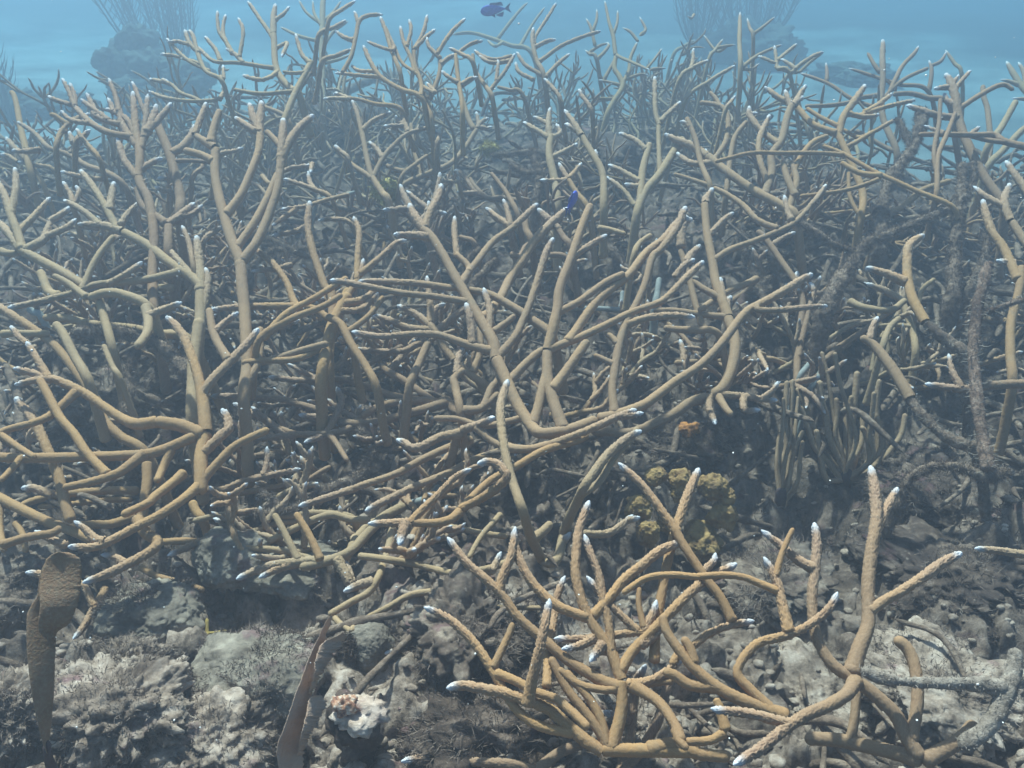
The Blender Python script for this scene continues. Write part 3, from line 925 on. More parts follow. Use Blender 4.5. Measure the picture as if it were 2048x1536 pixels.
('orange tan staghorn coral right of centre with a thick S shaped stem', 0.18, (16, 1330, 640, 160, 90), """
F 60 66 n h.07: -480,890 -250,900 -80,830 0,790 100,720 200,690
F 82 78 n: 200,690 280,650 330,560 355,450 350,350 310,240
F 72 46 n: 310,240 280,150 240,40 220,-80 190,-250 180,-410
F 46 30: 180,-400 185,-440 228,-500
F 44 24: 225,690 400,695 500,715 600,722
F 34 16: 500,710 570,660 598,608
F 48 26: 200,700 210,770 245,860
F 40 30: 395,695 400,770 490,775
F 50 40 n: 250,700 290,760 330,800
F 42 36 n: 310,245 150,225 0,205 -120,205
F 46 42 n: 240,335 120,320 0,310 -60,300
F 44 36 n: 190,320 150,260 120,130 90,0 40,-150
F 46 38 n: 215,150 170,80 110,40 0,20
F 40 34: 280,200 310,150 335,120
I 40 26: 215,1205 350,1130 480,1080 620,1020 700,970 800,870 875,775
I 38 24: 680,985 650,920 630,825
I 42 34 n: 600,1040 480,980 400,900 300,830 225,790
I 34 26: 205,1060 280,980 345,938
I 50 36: 60,1230 100,1170 155,1120
I 36 30: 0,1250 60,1230 120,1200
I 54 44: 10,1080 50,1000 105,965
I 34 26: 0,990 40,940 70,895
F 38 34 n h.05: 0,505 200,495 350,490 450,480 560,480 640,510 700,530
F 34 26: 70,500 50,430 30,365
F 42 36 n: 480,20 300,100 150,210
F 42 36: 270,130 268,50 265,15
"""),
('slim staghorn coral behind the sea rods, its two stems rising together', 0.16, (8, 1560, 700, 90, 60), """
F 46 40 n h.07: 705,650 710,450 740,200 720,90
F 38 20: 740,470 770,250 800,120 845,0
F 26 20: 800,105 850,105 898,102
F 34 28: 805,100 790,60 770,45
F 44 36 n: 725,110 690,30 600,-110 530,-210 480,-260
I 34 22: 560,1130 620,1080 705,1040
I 36 24: 690,1330 700,1290 710,1270
F 38 30 n h.08: 790,570 850,500 880,480 950,410 1080,320 1200,230 1325,158
"""),
('small yellow orange staghorn coral crossing in the gap left of the dead post', 0.20, (6, 1760, 700, 90, 50), """
F 46 40 n h.10: 1385,440 1370,330 1335,230 1310,150
F 38 22: 1310,150 1200,80 1102,45
F 42 36 n: 1185,420 1230,310 1300,240
F 28 24 n: 1400,292 1300,290 1170,290
F 46 36 n: 1000,150 1100,190 1250,210 1330,150
F 32 28 n h.12: 1390,190 1430,80 1500,20
"""),
('spiny staghorn coral in front on the right, orange fingers over a hairy dead stem', 0.20, (0, 0, 0, 0, 0), """
F 78 66 nd h.10: 1660,460 1600,400 1520,340 1440,270
F 68 44: 1440,275 1400,200 1365,130 1340,30 1335,-90 1340,-150 1370,-190 1430,-225
F 58 34: 1325,55 1220,0 1105,-42
"""),
('orange brown staghorn branch leaning left from a hairy dead foot, right of the sea rods', 0.16, (0, 0, 0, 0, 0), """
F 92 78 nd h.06: 1730,1010 1690,990 1550,930 1430,810 1340,690
F 74 48 n: 1350,700 1250,530 1150,400 1070,350
F 40 22: 1125,370 1140,300 1170,238
"""),
('staghorn branch entering from the right edge, crossing in front of the dead post', 0.16, (0, 0, 0, 0, 0), """
F 64 34 h.16: 2150,620 2000,620 1800,640 1650,655 1445,626
F 38 20: 1640,645 1600,560 1568,450
"""),
('tan staghorn branch entering low from the right edge above the pale flakes', 0.16, (0, 0, 0, 0, 0), """
C 50 28 h.14: 2150,330 2000,310 1860,285 1715,270
"""),
('yellowish staghorn stem standing at the right edge behind the dead post', 0.2, (6, 1990, 640, 60, 50), """
F 62 50 n h.08: 1935,610 1925,450 1930,280 1970,100 1985,-50
I 60 36: 2030,1330 1900,1150 1830,1050 1790,950 1768,860
I 42 26: 1950,1235 1900,1215 1848,1203
"""),
('orange staghorn coral at the right edge with a swept back row of fingers', 0.2, (6, 1990, 480, 60, 50), """
I 60 50 n h.15: 2080,1200 2006,1090 1930,980
I 50 36: 1930,980 1890,870 1918,760
I 40 24: 1880,905 1790,840 1715,775
I 56 32: 2060,880 2010,790 1950,710 1898,630
"""),
('tall dark edged staghorn coral at the upper right, forked white tips against the sand', 0.30, (8, 1900, 440, 120, 60), """
I 66 46 h.14: 1890,900 1870,860 1770,720 1700,580 1650,430 1620,300 1590,200 1555,135
I 46 32: 1640,390 1500,370 1400,340 1335,318
I 36 26: 1605,330 1570,290 1548,245
I 32 24: 1605,215 1550,215 1480,222
I 28 20: 1625,240 1640,180 1700,115
I 24 20: 1595,200 1620,160 1635,135
I 48 32 n: 2080,590 1900,520 1830,480 1700,485 1400,485
I 34 26 n: 1900,560 1800,520 1700,500
I 30 22: 1690,480 1720,465 1755,440
I 26 20: 1590,490 1500,460 1430,430
I 38 30 n h.10: 1800,650 1810,500 1800,350 1770,270 1765,205
I 34 28 n: 1640,330 1760,260 1880,200 1950,230
"""),
('staghorn coral at the far right edge of the picture, seen against blue sand', 0.32, (0, 2030, 330, 40, 30), """
I 50 36 h.2: 2080,300 2006,230 1950,150 1900,65
I 34 26: 2000,200 1930,180 1870,170
I 30 24: 2040,290 1990,280 1935,275
I 34 26: 2060,200 2010,130 1975,65
I 46 40 n h.12: 1810,660 1880,580 1980,470 2050,420
I 44 38 n: 1800,540 1880,440 1960,290
"""),
('candelabra staghorn coral at the upper right with a dark club shaped finger in its middle', 0.28, (9, 1620, 400, 110, 60), """
I 50 44 n h.10: 1075,970 1085,830 1030,680 980,560 940,470
I 52 36: 940,480 970,390 1040,290 1098,200
I 44 38 n: 935,485 800,430 720,350 680,310
I 38 22: 665,305 580,260 512,210
I 32 22: 1005,380 1100,385 1175,373
I 30 20: 1040,372 1200,330 1388,288
I 30 20: 995,550 1130,480 1275,400
I 30 24: 1090,360 1180,300 1250,245
I 40 34 n: 690,700 720,620 790,530 880,490
I 32 26 n: 1600,900 1380,810 1200,720 1000,610 850,550
I 38 30 n: 1180,740 1060,700 950,640
I 28 24 n: 1200,800 1000,800 850,825 720,840
I 30 26 n: 950,440 850,390 760,330
I 30 24 n: 1120,560 1040,500 960,460
I 44 38 n h.08: 1220,950 1310,900 1400,820 1450,790 1590,750
I 30 26 n: 980,600 800,590 620,590 450,590 240,635
I 28 24 n: 1040,970 1010,850 1000,700
I 34 30 n: 1180,960 1080,965 1040,960
"""),
('dark leaning staghorn coral right of centre top, crowned with a cluster of white tips', 0.28, (14, 1530, 380, 110, 70), """
I 62 56 n h.12: 700,960 620,900 500,830 350,730 250,660 190,610
I 46 34: 190,610 100,550 0,510 -60,480
I 42 30: 215,675 100,650 10,588
I 30 26: 200,620 185,590 178,565
I 54 46 n: 515,850 560,700 560,600 620,520 650,400 680,320
I 46 36: 680,325 700,300 742,268
I 34 26: 665,330 650,280 640,225
I 42 32: 600,540 500,470 430,380 425,320
I 26 20: 425,370 450,365 482,362
I 40 28: 530,750 495,650 490,520 530,400 548,365
I 34 26: 700,320 720,260 755,200
I 44 38 n: 700,870 700,780 690,700 665,640
I 48 38 n: 650,850 640,720 620,640
I 38 30 n: 300,800 320,620 350,500 420,410
I 38 30 n: 210,780 150,640 120,500 75,385
I 30 24: 110,440 70,420 30,408
I 36 30 n: 240,620 300,520 310,400 260,320 140,300
I 28 24 n: 280,330 240,280 200,240
I 30 26 n: 200,780 100,740 0,710
"""),
('arching staghorn coral in front of the blue sand, with long thin crossing arms', 0.30, (4, 1780, 320, 90, 40), """
I 44 30 h.1: 1275,580 1200,400 1190,200 1190,60 1195,-60
I 32 20: 1460,240 1300,200 1150,150 995,103
I 30 24 n: 1215,280 1250,220 1350,150 1460,100
I 32 26: 1220,240 1300,100 1375,10 1400,-30
I 30 24 n: 1190,130 1150,90 1105,10
I 32 20: 1130,340 1030,280 900,200 718,128
I 28 20: 880,190 875,130 870,65
I 32 26 n: 1170,270 1080,270 1000,300 750,325
I 38 30 n: 1580,310 1450,270 1350,250 1250,255
I 30 24: 1510,190 1480,120 1465,55
I 26 20: 1490,90 1530,60 1560,10
I 28 22: 1650,140 1610,80 1555,0
I 34 28 n: 1500,800 1510,620 1560,480 1610,350
I 30 26 n: 1470,700 1490,550 1520,400 1530,280
I 32 26 n: 1290,600 1220,560 1140,520 1040,460
I 28 22: 720,100 790,60 860,10
I 26 22: 700,180 640,120 580,80
"""),
('upright staghorn coral in the middle of the thicket with a smooth pale stem', 0.30, (12, 1110, 420, 110, 70), """
H 56 42 n h.10: 1330,900 1310,750 1280,600 1290,490
H 38 20: 1290,500 1285,420 1290,335
H 32 22: 1280,510 1200,450 1132,408
H 24 20: 1280,430 1240,400 1192,375
H 32 24: 1300,510 1350,480 1330,420
H 50 40 n: 1600,890 1590,720 1530,600 1470,490
H 40 22: 1470,490 1420,420 1368,338
H 28 22: 1450,470 1400,430 1375,420
H 26 22: 1555,640 1555,600 1550,570
H 30 24: 1340,610 1400,570 1450,540
H 62 56 n h.08: 1790,950 1840,820 1920,720 2000,590 2060,500
H 52 40 n: 1780,900 1820,700 1860,530
H 34 22: 1850,570 1770,510 1688,473
H 34 20: 1785,745 1700,690 1615,652
H 32 20: 1750,890 1700,800 1618,732
H 30 24: 1780,790 1750,775 1715,768
H 34 28 n: 1910,720 1920,560 1915,430
H 34 26: 1920,430 1890,340 1885,150
H 30 26: 1920,410 1980,350 2040,290
H 40 34 n: 1770,1180 1800,1110 1870,1060
H 38 30 n: 1560,1020 1640,1030 1730,1050
"""),
('little orange forked staghorn twig beside the small blue fish', 0.30, (0, 0, 0, 0, 0), """
H 38 32 n h.2: 1510,920 1440,820 1395,740
H 32 22: 1395,745 1360,690 1338,652
H 30 22: 1390,748 1310,750 1232,745
H 28 22: 1395,740 1430,700 1475,648
"""),
('staghorn coral left of the middle with yellow growth at its foot', 0.28, (12, 800, 330, 120, 60), """
H 48 38 n h.10: 360,870 330,830 290,770 270,730
H 38 22: 270,730 240,640 210,480 190,380 155,285
H 30 18: 210,460 280,400 375,355
H 34 20: 300,720 340,610 400,540 480,480 645,438
H 32 26: 485,480 450,400 438,310
H 24 18: 455,440 400,435 330,435
H 24 18: 460,430 420,400 405,370
H 34 26 n: 240,760 150,650 55,545
H 30 24: 350,640 300,570 250,520
H 30 24 n: 440,720 520,650 590,600
H 34 28 n: 460,700 400,680 350,655
H 38 32 n h.10: 450,780 590,715 700,660 800,560 870,450
H 30 20: 870,455 900,410 940,385
H 24 20: 890,450 930,448 965,440
H 40 26: 850,470 820,380 790,290 770,200 750,25
H 28 20: 785,210 830,180 872,155
H 26 20: 770,205 720,160 668,118
H 26 18: 885,440 875,400 868,355
H 30 24 n: 545,720 510,560 490,420
H 24 18: 605,400 580,300 548,195
H 26 20: 640,540 650,500 628,455
"""),
('fuzzy tipped staghorn coral at the centre of the picture, grey brown and finely branched', 0.26, (10, 850, 440, 100, 60), """
H 46 40 n h.12: 590,1060 530,1000 500,940 480,880
H 36 26: 540,990 580,940 590,870
H 44 34: 600,960 630,870 665,765
H 36 26: 600,920 530,860 465,805
H 32 22: 640,880 650,780 660,700
H 34 24: 490,900 450,820 430,765
H 38 30: 600,1000 640,930 700,935
H 34 28: 470,910 400,915 330,920
H 34 24 n: 1110,950 1050,840 1000,770 948,705
H 36 26 n h.12: 1160,900 1020,850 930,850 860,790 825,735
H 30 22: 860,850 800,820 758,812
H 32 24: 900,870 850,800 780,710 735,690
H 46 36: 1050,1010 980,960 930,905
H 44 38 n: 1190,1090 1160,1030 1150,960
H 34 28 n: 850,1110 790,1080 760,1070
H 38 30 n: 1060,1170 1120,1180 1150,1130 1200,1100
H 40 34 n: 1380,1190 1280,1170 1200,1160
H 46 38 n: 1410,1120 1370,1070 1330,1010
H 42 34: 1340,1030 1270,960 1215,910
H 38 30: 1275,990 1245,940 1235,915
"""),
('large hazy staghorn coral at the top left, its tips spread toward the boulder coral', 0.36, (30, 560, 230, 190, 80), """
J 56 50 n h.15: 1890,640 1890,500 1880,200
J 50 40: 1880,200 1890,100 1890,-60
J 46 40 n: 1740,540 1700,520 1620,400 1600,200
J 40 24: 1600,210 1600,110 1612,15
J 30 18: 1590,390 1400,370 1250,360 1155,275
J 28 18: 1870,232 1750,210 1638,158
J 30 24 n: 1740,530 1540,545 1370,520
J 30 18: 1300,465 1200,400 1130,200 1095,180
J 28 18: 1600,240 1540,140 1448,8
J 24 16: 1620,120 1660,80 1700,38
J 46 38 n: 1660,700 1740,520 1830,350
J 28 18: 1820,390 1760,300 1728,200
J 28 20: 1610,430 1540,465 1420,440
J 26 18: 1430,360 1380,330 1320,290
J 28 18: 1300,360 1260,290 1200,215
J 28 22: 1115,330 1110,250 1080,170
J 24 16: 1260,470 1310,460 1300,380
J 28 18: 1350,330 1310,200 1320,80
J 24 16: 1320,250 1280,180 1270,60
J 24 16: 1440,280 1420,180 1390,100
J 26 18: 1880,280 1950,190 2040,120
J 26 18: 1900,370 1980,350 2048,320
J 24 16: 1870,140 1800,80 1750,0
J 24 16: 1880,150 1840,80 1830,0
J 24 16: 1900,130 1960,60 2000,0
J 22 16: 1110,260 1050,245 975,245
J 24 16: 1250,400 1100,350 970,230
J 22 16: 1180,380 1050,330 940,315
J 24 18: 1180,600 1050,540 990,490 870,460
J 22 16: 990,500 950,470 985,480
J 24 18: 1280,585 1100,590 960,570 868,530
J 24 18: 1640,290 1680,250 1650,330
J 28 20: 1320,620 1310,540 1298,500
J 26 20 n: 1730,400 1690,430 1650,420
J 24 16: 2048,580 1960,575 1890,575
J 22 16: 2048,590 2000,560 1950,545
J 24 16: 2048,430 2000,430 1960,425
"""),
('hazy staghorn coral at the top left of centre with a criss cross of thin fingers', 0.36, (26, 800, 200, 150, 60), """
K 34 24: 560,570 450,520 330,450 280,380 225,265
K 24 16: 310,460 200,440 60,428
K 22 16: 290,430 200,410 150,378
K 28 18: 440,420 380,290 350,160 328,95
K 24 16: 540,440 450,370 400,260 350,140
K 26 16: 540,420 500,330 460,240 440,148
K 22 16: 540,250 500,180 488,110
K 30 22 n: 620,600 560,470 530,380 520,290
K 28 18: 520,290 580,180 600,90
K 26 18: 520,280 590,220 650,170
K 30 22 n: 800,640 790,500 775,400 768,315
K 24 18: 790,500 840,465 895,450
K 24 18: 770,490 720,450 680,415
K 34 24 n: 660,560 665,450 680,345
K 24 18: 680,370 720,340 770,318
K 24 16: 660,330 610,280 600,220
K 26 18: 690,280 740,190 825,105
K 22 16: 430,270 380,290 250,240
K 30 20: 100,400 150,330 180,200 200,120 250,90 340,85
K 28 18: 170,240 110,215 60,180
K 30 20: -20,360 60,330 160,290
K 26 18: 20,110 100,50 180,0
K 28 18: -30,200 60,160 130,120
K 22 16: 210,130 180,90 170,60
K 30 22 n: 620,690 600,600 575,540 560,490
K 26 18: 600,490 640,540 590,480
K 30 20 n: 440,640 300,610 180,580 0,578
K 22 16: 150,590 100,560 50,545
K 26 18: 860,360 800,320 725,280
K 26 18: 780,310 850,260 930,240
"""),
('hazy staghorn coral at the top centre beneath the dark fish, long thin arms', 0.36, (26, 1020, 190, 130, 60), """
K 34 22: 1210,310 1080,260 950,215 850,195 740,200
K 26 16: 1050,250 1000,270 950,235
K 32 22 n: 980,560 940,500 900,450 870,390 865,310
K 24 18: 975,520 1040,430 1110,310
K 22 16: 1000,470 1010,400 1008,350
K 24 18: 1140,355 1000,350 910,320 870,290
K 26 18: 1100,360 980,370 900,330
K 34 22: 1285,460 1240,350 1220,250 1215,160
K 28 18: 1290,450 1350,380 1430,310
K 28 18: 1280,360 1380,270 1500,220 1612,185
K 26 18: 1225,470 1180,380 1125,300
K 26 16: 1140,260 1200,160 1290,40
K 26 18: 1030,170 1100,110 1190,15
K 26 18: 1250,280 1300,240 1350,230
K 28 20 n: 1160,560 1080,530 1010,510
K 24 18: 1180,500 1140,420 1120,360
K 26 20: 1380,580 1320,500 1280,460
K 24 18: 1550,640 1500,560 1480,520
K 22 16: 1200,270 1240,200 1355,20
"""),
('pale hazy staghorn coral at the top right of centre with a bleached hooked finger', 0.36, (30, 1300, 200, 140, 70), """
K 40 30 n h.14: 1650,660 1740,520 1720,450 1690,400 1700,320
K 30 18: 1700,320 1690,220 1660,120 1635,0
K 30 22: 1740,500 1780,420 1790,340 1830,240
K 24 18: 1700,320 1780,355 1900,410
K 24 16: 1880,400 1930,340 1970,280
K 24 18: 1900,400 1950,400 2000,395
K 24 16: 1840,210 1790,190 1740,165
K 26 16: 1850,215 1875,170 1845,95
K 22 16: 1700,200 1710,130 1712,60
K 24 18: 1730,500 1670,480 1600,465
K 28 20: 1590,350 1550,320 1520,290
K 26 18: 1600,340 1660,270 1640,250
K 22 16: 1570,280 1610,265 1655,250
K 24 18: 1570,240 1560,170 1530,110
K 26 20: 1640,440 1700,340 1690,300
K 24 16: 1580,190 1590,110 1590,50
K 26 20 n: 1700,570 1620,575 1560,580
K 24 18: 1800,480 1850,440 1900,450
"""),
('thin staghorn coral at the top right, rising in front of the dark sea plume', 0.36, (26, 1400, 220, 120, 60), """
L 34 24: 390,400 385,250 388,150 390,65
L 26 20: 465,230 445,170 430,110
L 24 16: 490,190 530,150 590,100
L 28 20: 390,390 500,320 635,262
L 26 18: 200,350 240,290 290,225
L 24 18: 250,280 310,270 365,260
L 26 18: 0,320 60,270 125,232
L 26 20: 20,480 100,400 200,350
L 28 18: 70,590 200,480 360,380
L 22 16: 370,470 450,410 500,370
L 24 18: 680,430 610,400 600,350 585,260
L 22 16: 600,360 660,310 725,255
L 24 18: 720,410 800,340 875,305
L 22 16: 720,405 670,370 620,340
L 22 16: 600,370 540,350 490,330
L 22 16: 110,420 110,350 112,280
L 22 16: 320,330 250,300 170,200
L 20 16: 450,540 440,480 420,420
L 22 16: 300,640 330,600 360,565
L 20 16: 120,80 100,110 75,95
"""),
('staghorn coral at the far left edge against the blue sand with one tall pale stem', 0.32, (8, 90, 330, 100, 40), """
G 44 30 n h.1: 170,700 140,550 110,400 80,270 60,240
G 36 26: 130,640 80,560 30,500
G 34 26: 320,560 350,470 420,400 520,360
G 32 26: 440,530 480,490 520,455
G 30 24 n: 340,375 310,372 278,370
G 32 24: 240,570 150,580 70,575
G 30 24: 380,470 360,460 328,460
G 30 24: 250,760 190,680 130,620
G 28 22: 300,680 200,660 100,640
G 28 22: 100,640 50,610 0,600
G 30 22: 560,620 500,540 440,450
"""),
('yellow green staghorn coral in the left distance behind the fan of dark fingers', 0.28, (24, 420, 330, 170, 70), """
G 32 26 n: 1660,420 1620,370 1500,320
G 30 24 n: 1600,410 1700,250 1780,130
G 30 22: 1260,600 1330,580 1400,560
G 28 20: 1100,730 1150,680 1180,620
G 28 22: 980,830 930,810 885,785
G 26 20: 960,730 930,735 900,735
G 26 20: 600,740 500,735 400,715 340,700
G 28 22: 1500,720 1560,760 1640,680 1790,650
G 28 22: 1900,850 1800,800 1620,740
G 26 20: 2006,830 1900,850 1750,900 1600,915
G 26 20: 1840,620 1780,700
G 26 20: 1800,840 1780,760 1765,690
G 26 20: 2000,620 1960,580 1920,545
G 26 20: 1700,940 1600,980 1560,1010
G 28 22: 1760,1010 1680,1040 1560,1060
G 24 18: 2006,990 1900,970 1820,980
G 26 20: 1680,1230 1560,1250 1440,1260
G 30 24: 1170,1110 1230,1050 1290,1010
G 28 22: 1110,1250 1080,1100 1040,1000
G 30 22: 420,900 400,830 350,750
G 28 22: 490,880 450,820 430,780
"""),
]

# dead pieces: label, material, root height, fuzz amount, branches
DEAD = [
('dead_coral_branch', 'upright dead coral post covered in fine hairs, standing near the right edge', 'F', 'h', 0.10, """
F 92 60 h.08: 1800,1130 1790,1000 1760,850 1735,650 1718,450 1735,200 1780,0 1808,-80
F 40 34: 1735,230 1850,190 2006,150 2080,130
"""),
('dead_coral_branch', 'furry dead coral stick arching over the floor at the foot of the dead post', 'F', 'f', 0.07, """
F 70 60 h.05: 1340,1190 1400,1140 1500,1095 1650,1105 1790,1160 1920,1120
"""),
('dead_coral_branch', 'pale grey dead branch lying across the bottom right corner with a thick snapped upright end', 'C', 'p', 0.12, """
C 108 96 h.08: 1640,1420 1790,1320 1880,1180 1940,1000 1960,850
C 84 56: 1900,1075 1600,1060 1350,1045 1180,1025 1120,1000 1070,978
"""),
('dead_coral_branch', 'blackish dead trunk slanting up to the right behind the orange coral on the right', 'I', 'f', 0.12, """
I 86 66 h.08: 870,1500 960,1330 1040,1200 1100,1110 1180,1070
I 46 38: 1150,1130 1300,1030 1450,970 1610,915
I 46 42: 1050,1170 900,1110 820,1060 740,1010 690,990
"""),
('dead_coral_branch', 'speckled dead column rising in front of the sand at the upper right', 'I', 'f', 0.16, """
I 80 60 h.08: 1190,1080 1200,900 1225,780 1290,670 1370,560 1410,420 1430,330
I 52 46: 1350,560 1310,440 1280,390
"""),
('dead_coral_branch', 'dark dead stem, thick and straight, between the right corals', 'I', 'f', 0.14, """
I 82 66 h.06: 1590,1420 1600,1200 1620,1050 1650,850 1655,650
I 50 40: 1690,880 1705,760 1712,640
I 60 50: 1700,1350 1770,1200 1790,1050
"""),
('dead_coral_branch', 'thin dead stick leaning left in the thicket behind the sea rods', 'I', 'f', 0.12, """
I 48 32 h.06: 530,1450 480,1340 430,1220 400,1080 378,985
I 40 34: 480,1350 540,1310 580,1290
I 50 44: 560,1180 520,1150 500,1130
"""),
('dead_coral_branch', 'furry dead branch running left from the left front coral above the hollow', 'D', 'f', 0.14, """
D 84 64 h.10: 1070,560 1000,470 900,390 800,360 600,320 420,330
D 60 60: 720,820 740,700 730,560 780,420
"""),
('dead_coral_branch', 'weedy grey dead branch slanting beneath the long central branch tip', 'D', 'f', 0.12, """
D 58 40 h.08: 2240,1080 2050,1160 1850,1250 1700,1330 1450,1370
D 34 26: 1640,1330 1560,1290 1490,1260
D 36 30: 2050,1150 2150,1020 2250,990 2060,880
"""),
('dead_coral_branch', 'dead grey brown sticks crossing behind the antler like coral', 'G', 'f', 0.12, """
G 42 30 h.08: 1980,1270 1850,1210 1700,1160 1600,1100 1530,1070
G 36 30: 1680,1150 1780,1130 1875,1100
G 34 28: 1450,1230 1540,1160 1620,1140
"""),
('dead_coral_branch', 'dead furry sticks poking up behind the top of the central coral', 'H', 'f', 0.12, """
H 44 36 h.08: 1730,1270 1640,1160 1570,1060 1520,980
H 60 50: 850,1340 900,1280 960,1220 1000,1200
H 50 44: 820,1200 860,1160 890,1140
"""),
('dead_coral_branch', 'dim dead branches crossing in the shade of the middle thicket', 'H', 'f', 0.10, """
H 44 30 h.1: 1330,620 1180,580 1050,590 950,600
H 56 44: 1210,860 1220,720 1200,620 1180,560
H 44 34: 1200,720 1120,690 1060,650
H 42 34: 640,1010 760,880 830,860
"""),
('dead_coral_branch', 'long dark dead limb lying behind the thicket at the top left of centre', 'K', 'f', 0.16, """
K 60 40 h.1: -20,580 120,540 250,480 420,430
K 46 34: 440,560 430,450 420,360
"""),
('bleached_coral_stick', 'white bleached stick standing and lying under the central branches', 'E', 'w', 0.10, """
E 38 38 h.08: 680,1010 684,1070 686,1130
E 44 54 h.06: 655,1210 610,1260 550,1290 490,1305
"""),
('bleached_coral_stick', 'short white bleached stub on a thin living stem behind the sea rods', 'F', 'w', 0.12, """
F 36 34 h.1: 725,570 770,510 800,470
"""),
('bleached_coral_stick', 'blue white bleached stick slanting behind the tallest sea rod', 'F', 'w', 0.12, """
F 34 30 h.1: 780,665 820,600 855,525
"""),
('bleached_coral_stick', 'pale bleached stick in the left thicket near the edge', 'D', 'w', 0.12, """
D 46 40 h.16: 245,240 200,215 165,190
"""),
('bleached_coral_stick', 'pale thin bleached twig lying level left of the yellow stained coral', 'H', 'w', 0.14, """
H 24 20 h.12: -40,868 80,850 205,808
"""),
('bleached_coral_stick', 'whitish bleached sticks behind the right part of the central fan', 'E', 'w', 0.12, """
E 34 30 h.12: 1720,205 1550,195 1380,190
E 40 34: 1700,205 1705,150 1705,95
E 50 34: 1895,165 1905,100 1918,20
"""),
('yellow_coral_twig', 'tiny yellow cross shaped coral twig on the rocks at the lower left', 'A', 'y', 0.06, """
A 26 22 h.03: 1195,840 1186,765 1186,678
A 22 14: 1186,765 1240,758 1300,744
A 20 16: 1186,770 1140,770 1075,772
"""),
]

# ------------------------------------------------------------------ building corals from their courses
TILE = {'A': (0, 1000, 700 / 2006), 'B': (650, 1000, 700 / 2006), 'C': (1348, 1000, 700 / 2006), 'D': (0, 550, 700 / 2006),
        'E': (650, 550, 700 / 2006), 'F': (1348, 550, 700 / 2006), 'G': (0, 100, 700 / 2006), 'H': (650, 100, 700 / 2006),
        'I': (1348, 100, 700 / 2006), 'J': (0, 0, 700 / 2048), 'K': (650, 0, 700 / 2048), 'L': (1348, 0, 700 / 2048)}

def parse(txt):
    out = []
    for ln in txt.strip().splitlines():
        head, crs = ln.split(':'); h = head.split()
        x0, y0, s = TILE[h[0]]
        P = [tuple(map(float, q.split(','))) for q in crs.split()]
        P = [(x0 + a * s, y0 + b * s) for a, b in P]
        f = {'w0': float(h[1]) * s, 'w1': float(h[2]) * s}
        for q in h[3:]:
            if q[0] in 'hok' and len(q) > 1: f[q[0]] = float(q[1:])
            else:
                for c in q: f[c] = True
        out.append((P, f))
    return out

def place(traces, H):
    """gives every course its distance: a root stands on the reef, a side branch leaves its parent"""
    done = []; res = []
    for P, f in traces:
        u, v = P[0]; best = None
        for a in done:
            dd = (a[0] - u) ** 2 + (a[1] - v) ** 2
            if best is None or dd < best[0]: best = (dd, a[2], a[0], a[1])
        if best is not None and best[0] < 45 ** 2 and 'h' not in f: d0 = best[1]
        else: d0 = root_d(u, v, f.get('h', H), f['w0'])
        z0 = CAM_H + ray(u, v)[2] * d0
        pd0 = plane_d(u, v, z0)
        ds = []; run = 0
        for i, (a, b) in enumerate(P):
            if i: run += math.hypot(a - P[i - 1][0], b - P[i - 1][1]) * d0 / F
            dl = plane_d(a, b, z0) - pd0
            dl = dl * (f.get('k', 0.34) if dl > 0 else 0.92)
            lim = (0.65 if dl > 0 else 1.6) * run + 1e-6
            d = d0 + max(-lim, min(lim, dl)) + f.get('o', 0) * min(1, run / 0.08)
            for _ in range(30):
                q = pt(a, b, d)
                if q[2] > gz(q[0], q[1]) + 0.012: break
                d -= 0.015
            ds.append(d)
        for i in range(len(P) - 1):
            for t in np.linspace(0, 1, 8):
                done.append((P[i][0] + (P[i + 1][0] - P[i][0]) * t, P[i][1] + (P[i + 1][1] - P[i][1]) * t, ds[i] + (ds[i + 1] - ds[i]) * t))
        pts = [pt(a, b, d) for (a, b), d in zip(P, ds)]
        if best is not None and best[0] < 26 ** 2 and 'h' not in f: pts[0] = pt(best[2], best[3], best[1]) if math.hypot(P[1][0] - best[2], P[1][1] - best[3]) > 8 else pts[0]
        n = len(P)
        rooted = ('h' in f or (best is None or best[0] > 26 ** 2)) and P[1][1] < P[0][1] - 4 and P[0][1] < 1500 and d0 > 1.5
        R = [0.5 * (f['w0'] + (f['w1'] - f['w0']) * (i / (n - 1)) ** 1.0) * ds[i] / F for i in range(n)]
        if rooted:      # carry the foot of the stem down into the reef
            q = pts[0]; g_ = gz(q[0], q[1]); hgt = min(q[2] - g_ + 0.02, (0.16 if 'h' in f else 0.11) if d0 < 2.6 else 0.3)
            if hgt > 0.04:
                dr = (q - pts[1]); dr = dr / np.linalg.norm(dr)
                side = np.array([dr[0], dr[1], 0]) * hgt * 0.35
                pts = [q + side + [0, 0, -hgt], q + side * 0.55 + [0, 0, -hgt * 0.5]] + pts
                R = [R[0] * 1.05, R[0] * 1.03] + R
        res.append((pts, R, f, float(np.mean(ds))))
    for i, (P, f) in enumerate(traces):
        f['cont'] = -1
        for j, (Q_, _) in enumerate(traces[:i]):
            if math.hypot(P[0][0] - Q_[-1][0], P[0][1] - Q_[-1][1]) < 14 and 'h' not in f: f['cont'] = j
        if f['cont'] >= 0 and not any(g_[1].get('cont') == f['cont'] for g_ in traces[:i]):
            res[i][1][0] = res[f['cont']][1][-1]
            if len(res[i][1]) > 2: res[i][1][1] = 0.5 * (res[i][1][1] + res[i][1][0])
        else: f['cont'] = -1
    for i, (P, f) in enumerate(traces):     # a stretch that another one carries on stays full width to its end
        f['open'] = any(j != i and math.hypot(P[-1][0] - Q_[0][0], P[-1][1] - Q_[0][1]) < 14 for j, (Q_, _) in enumerate(traces))
    return res

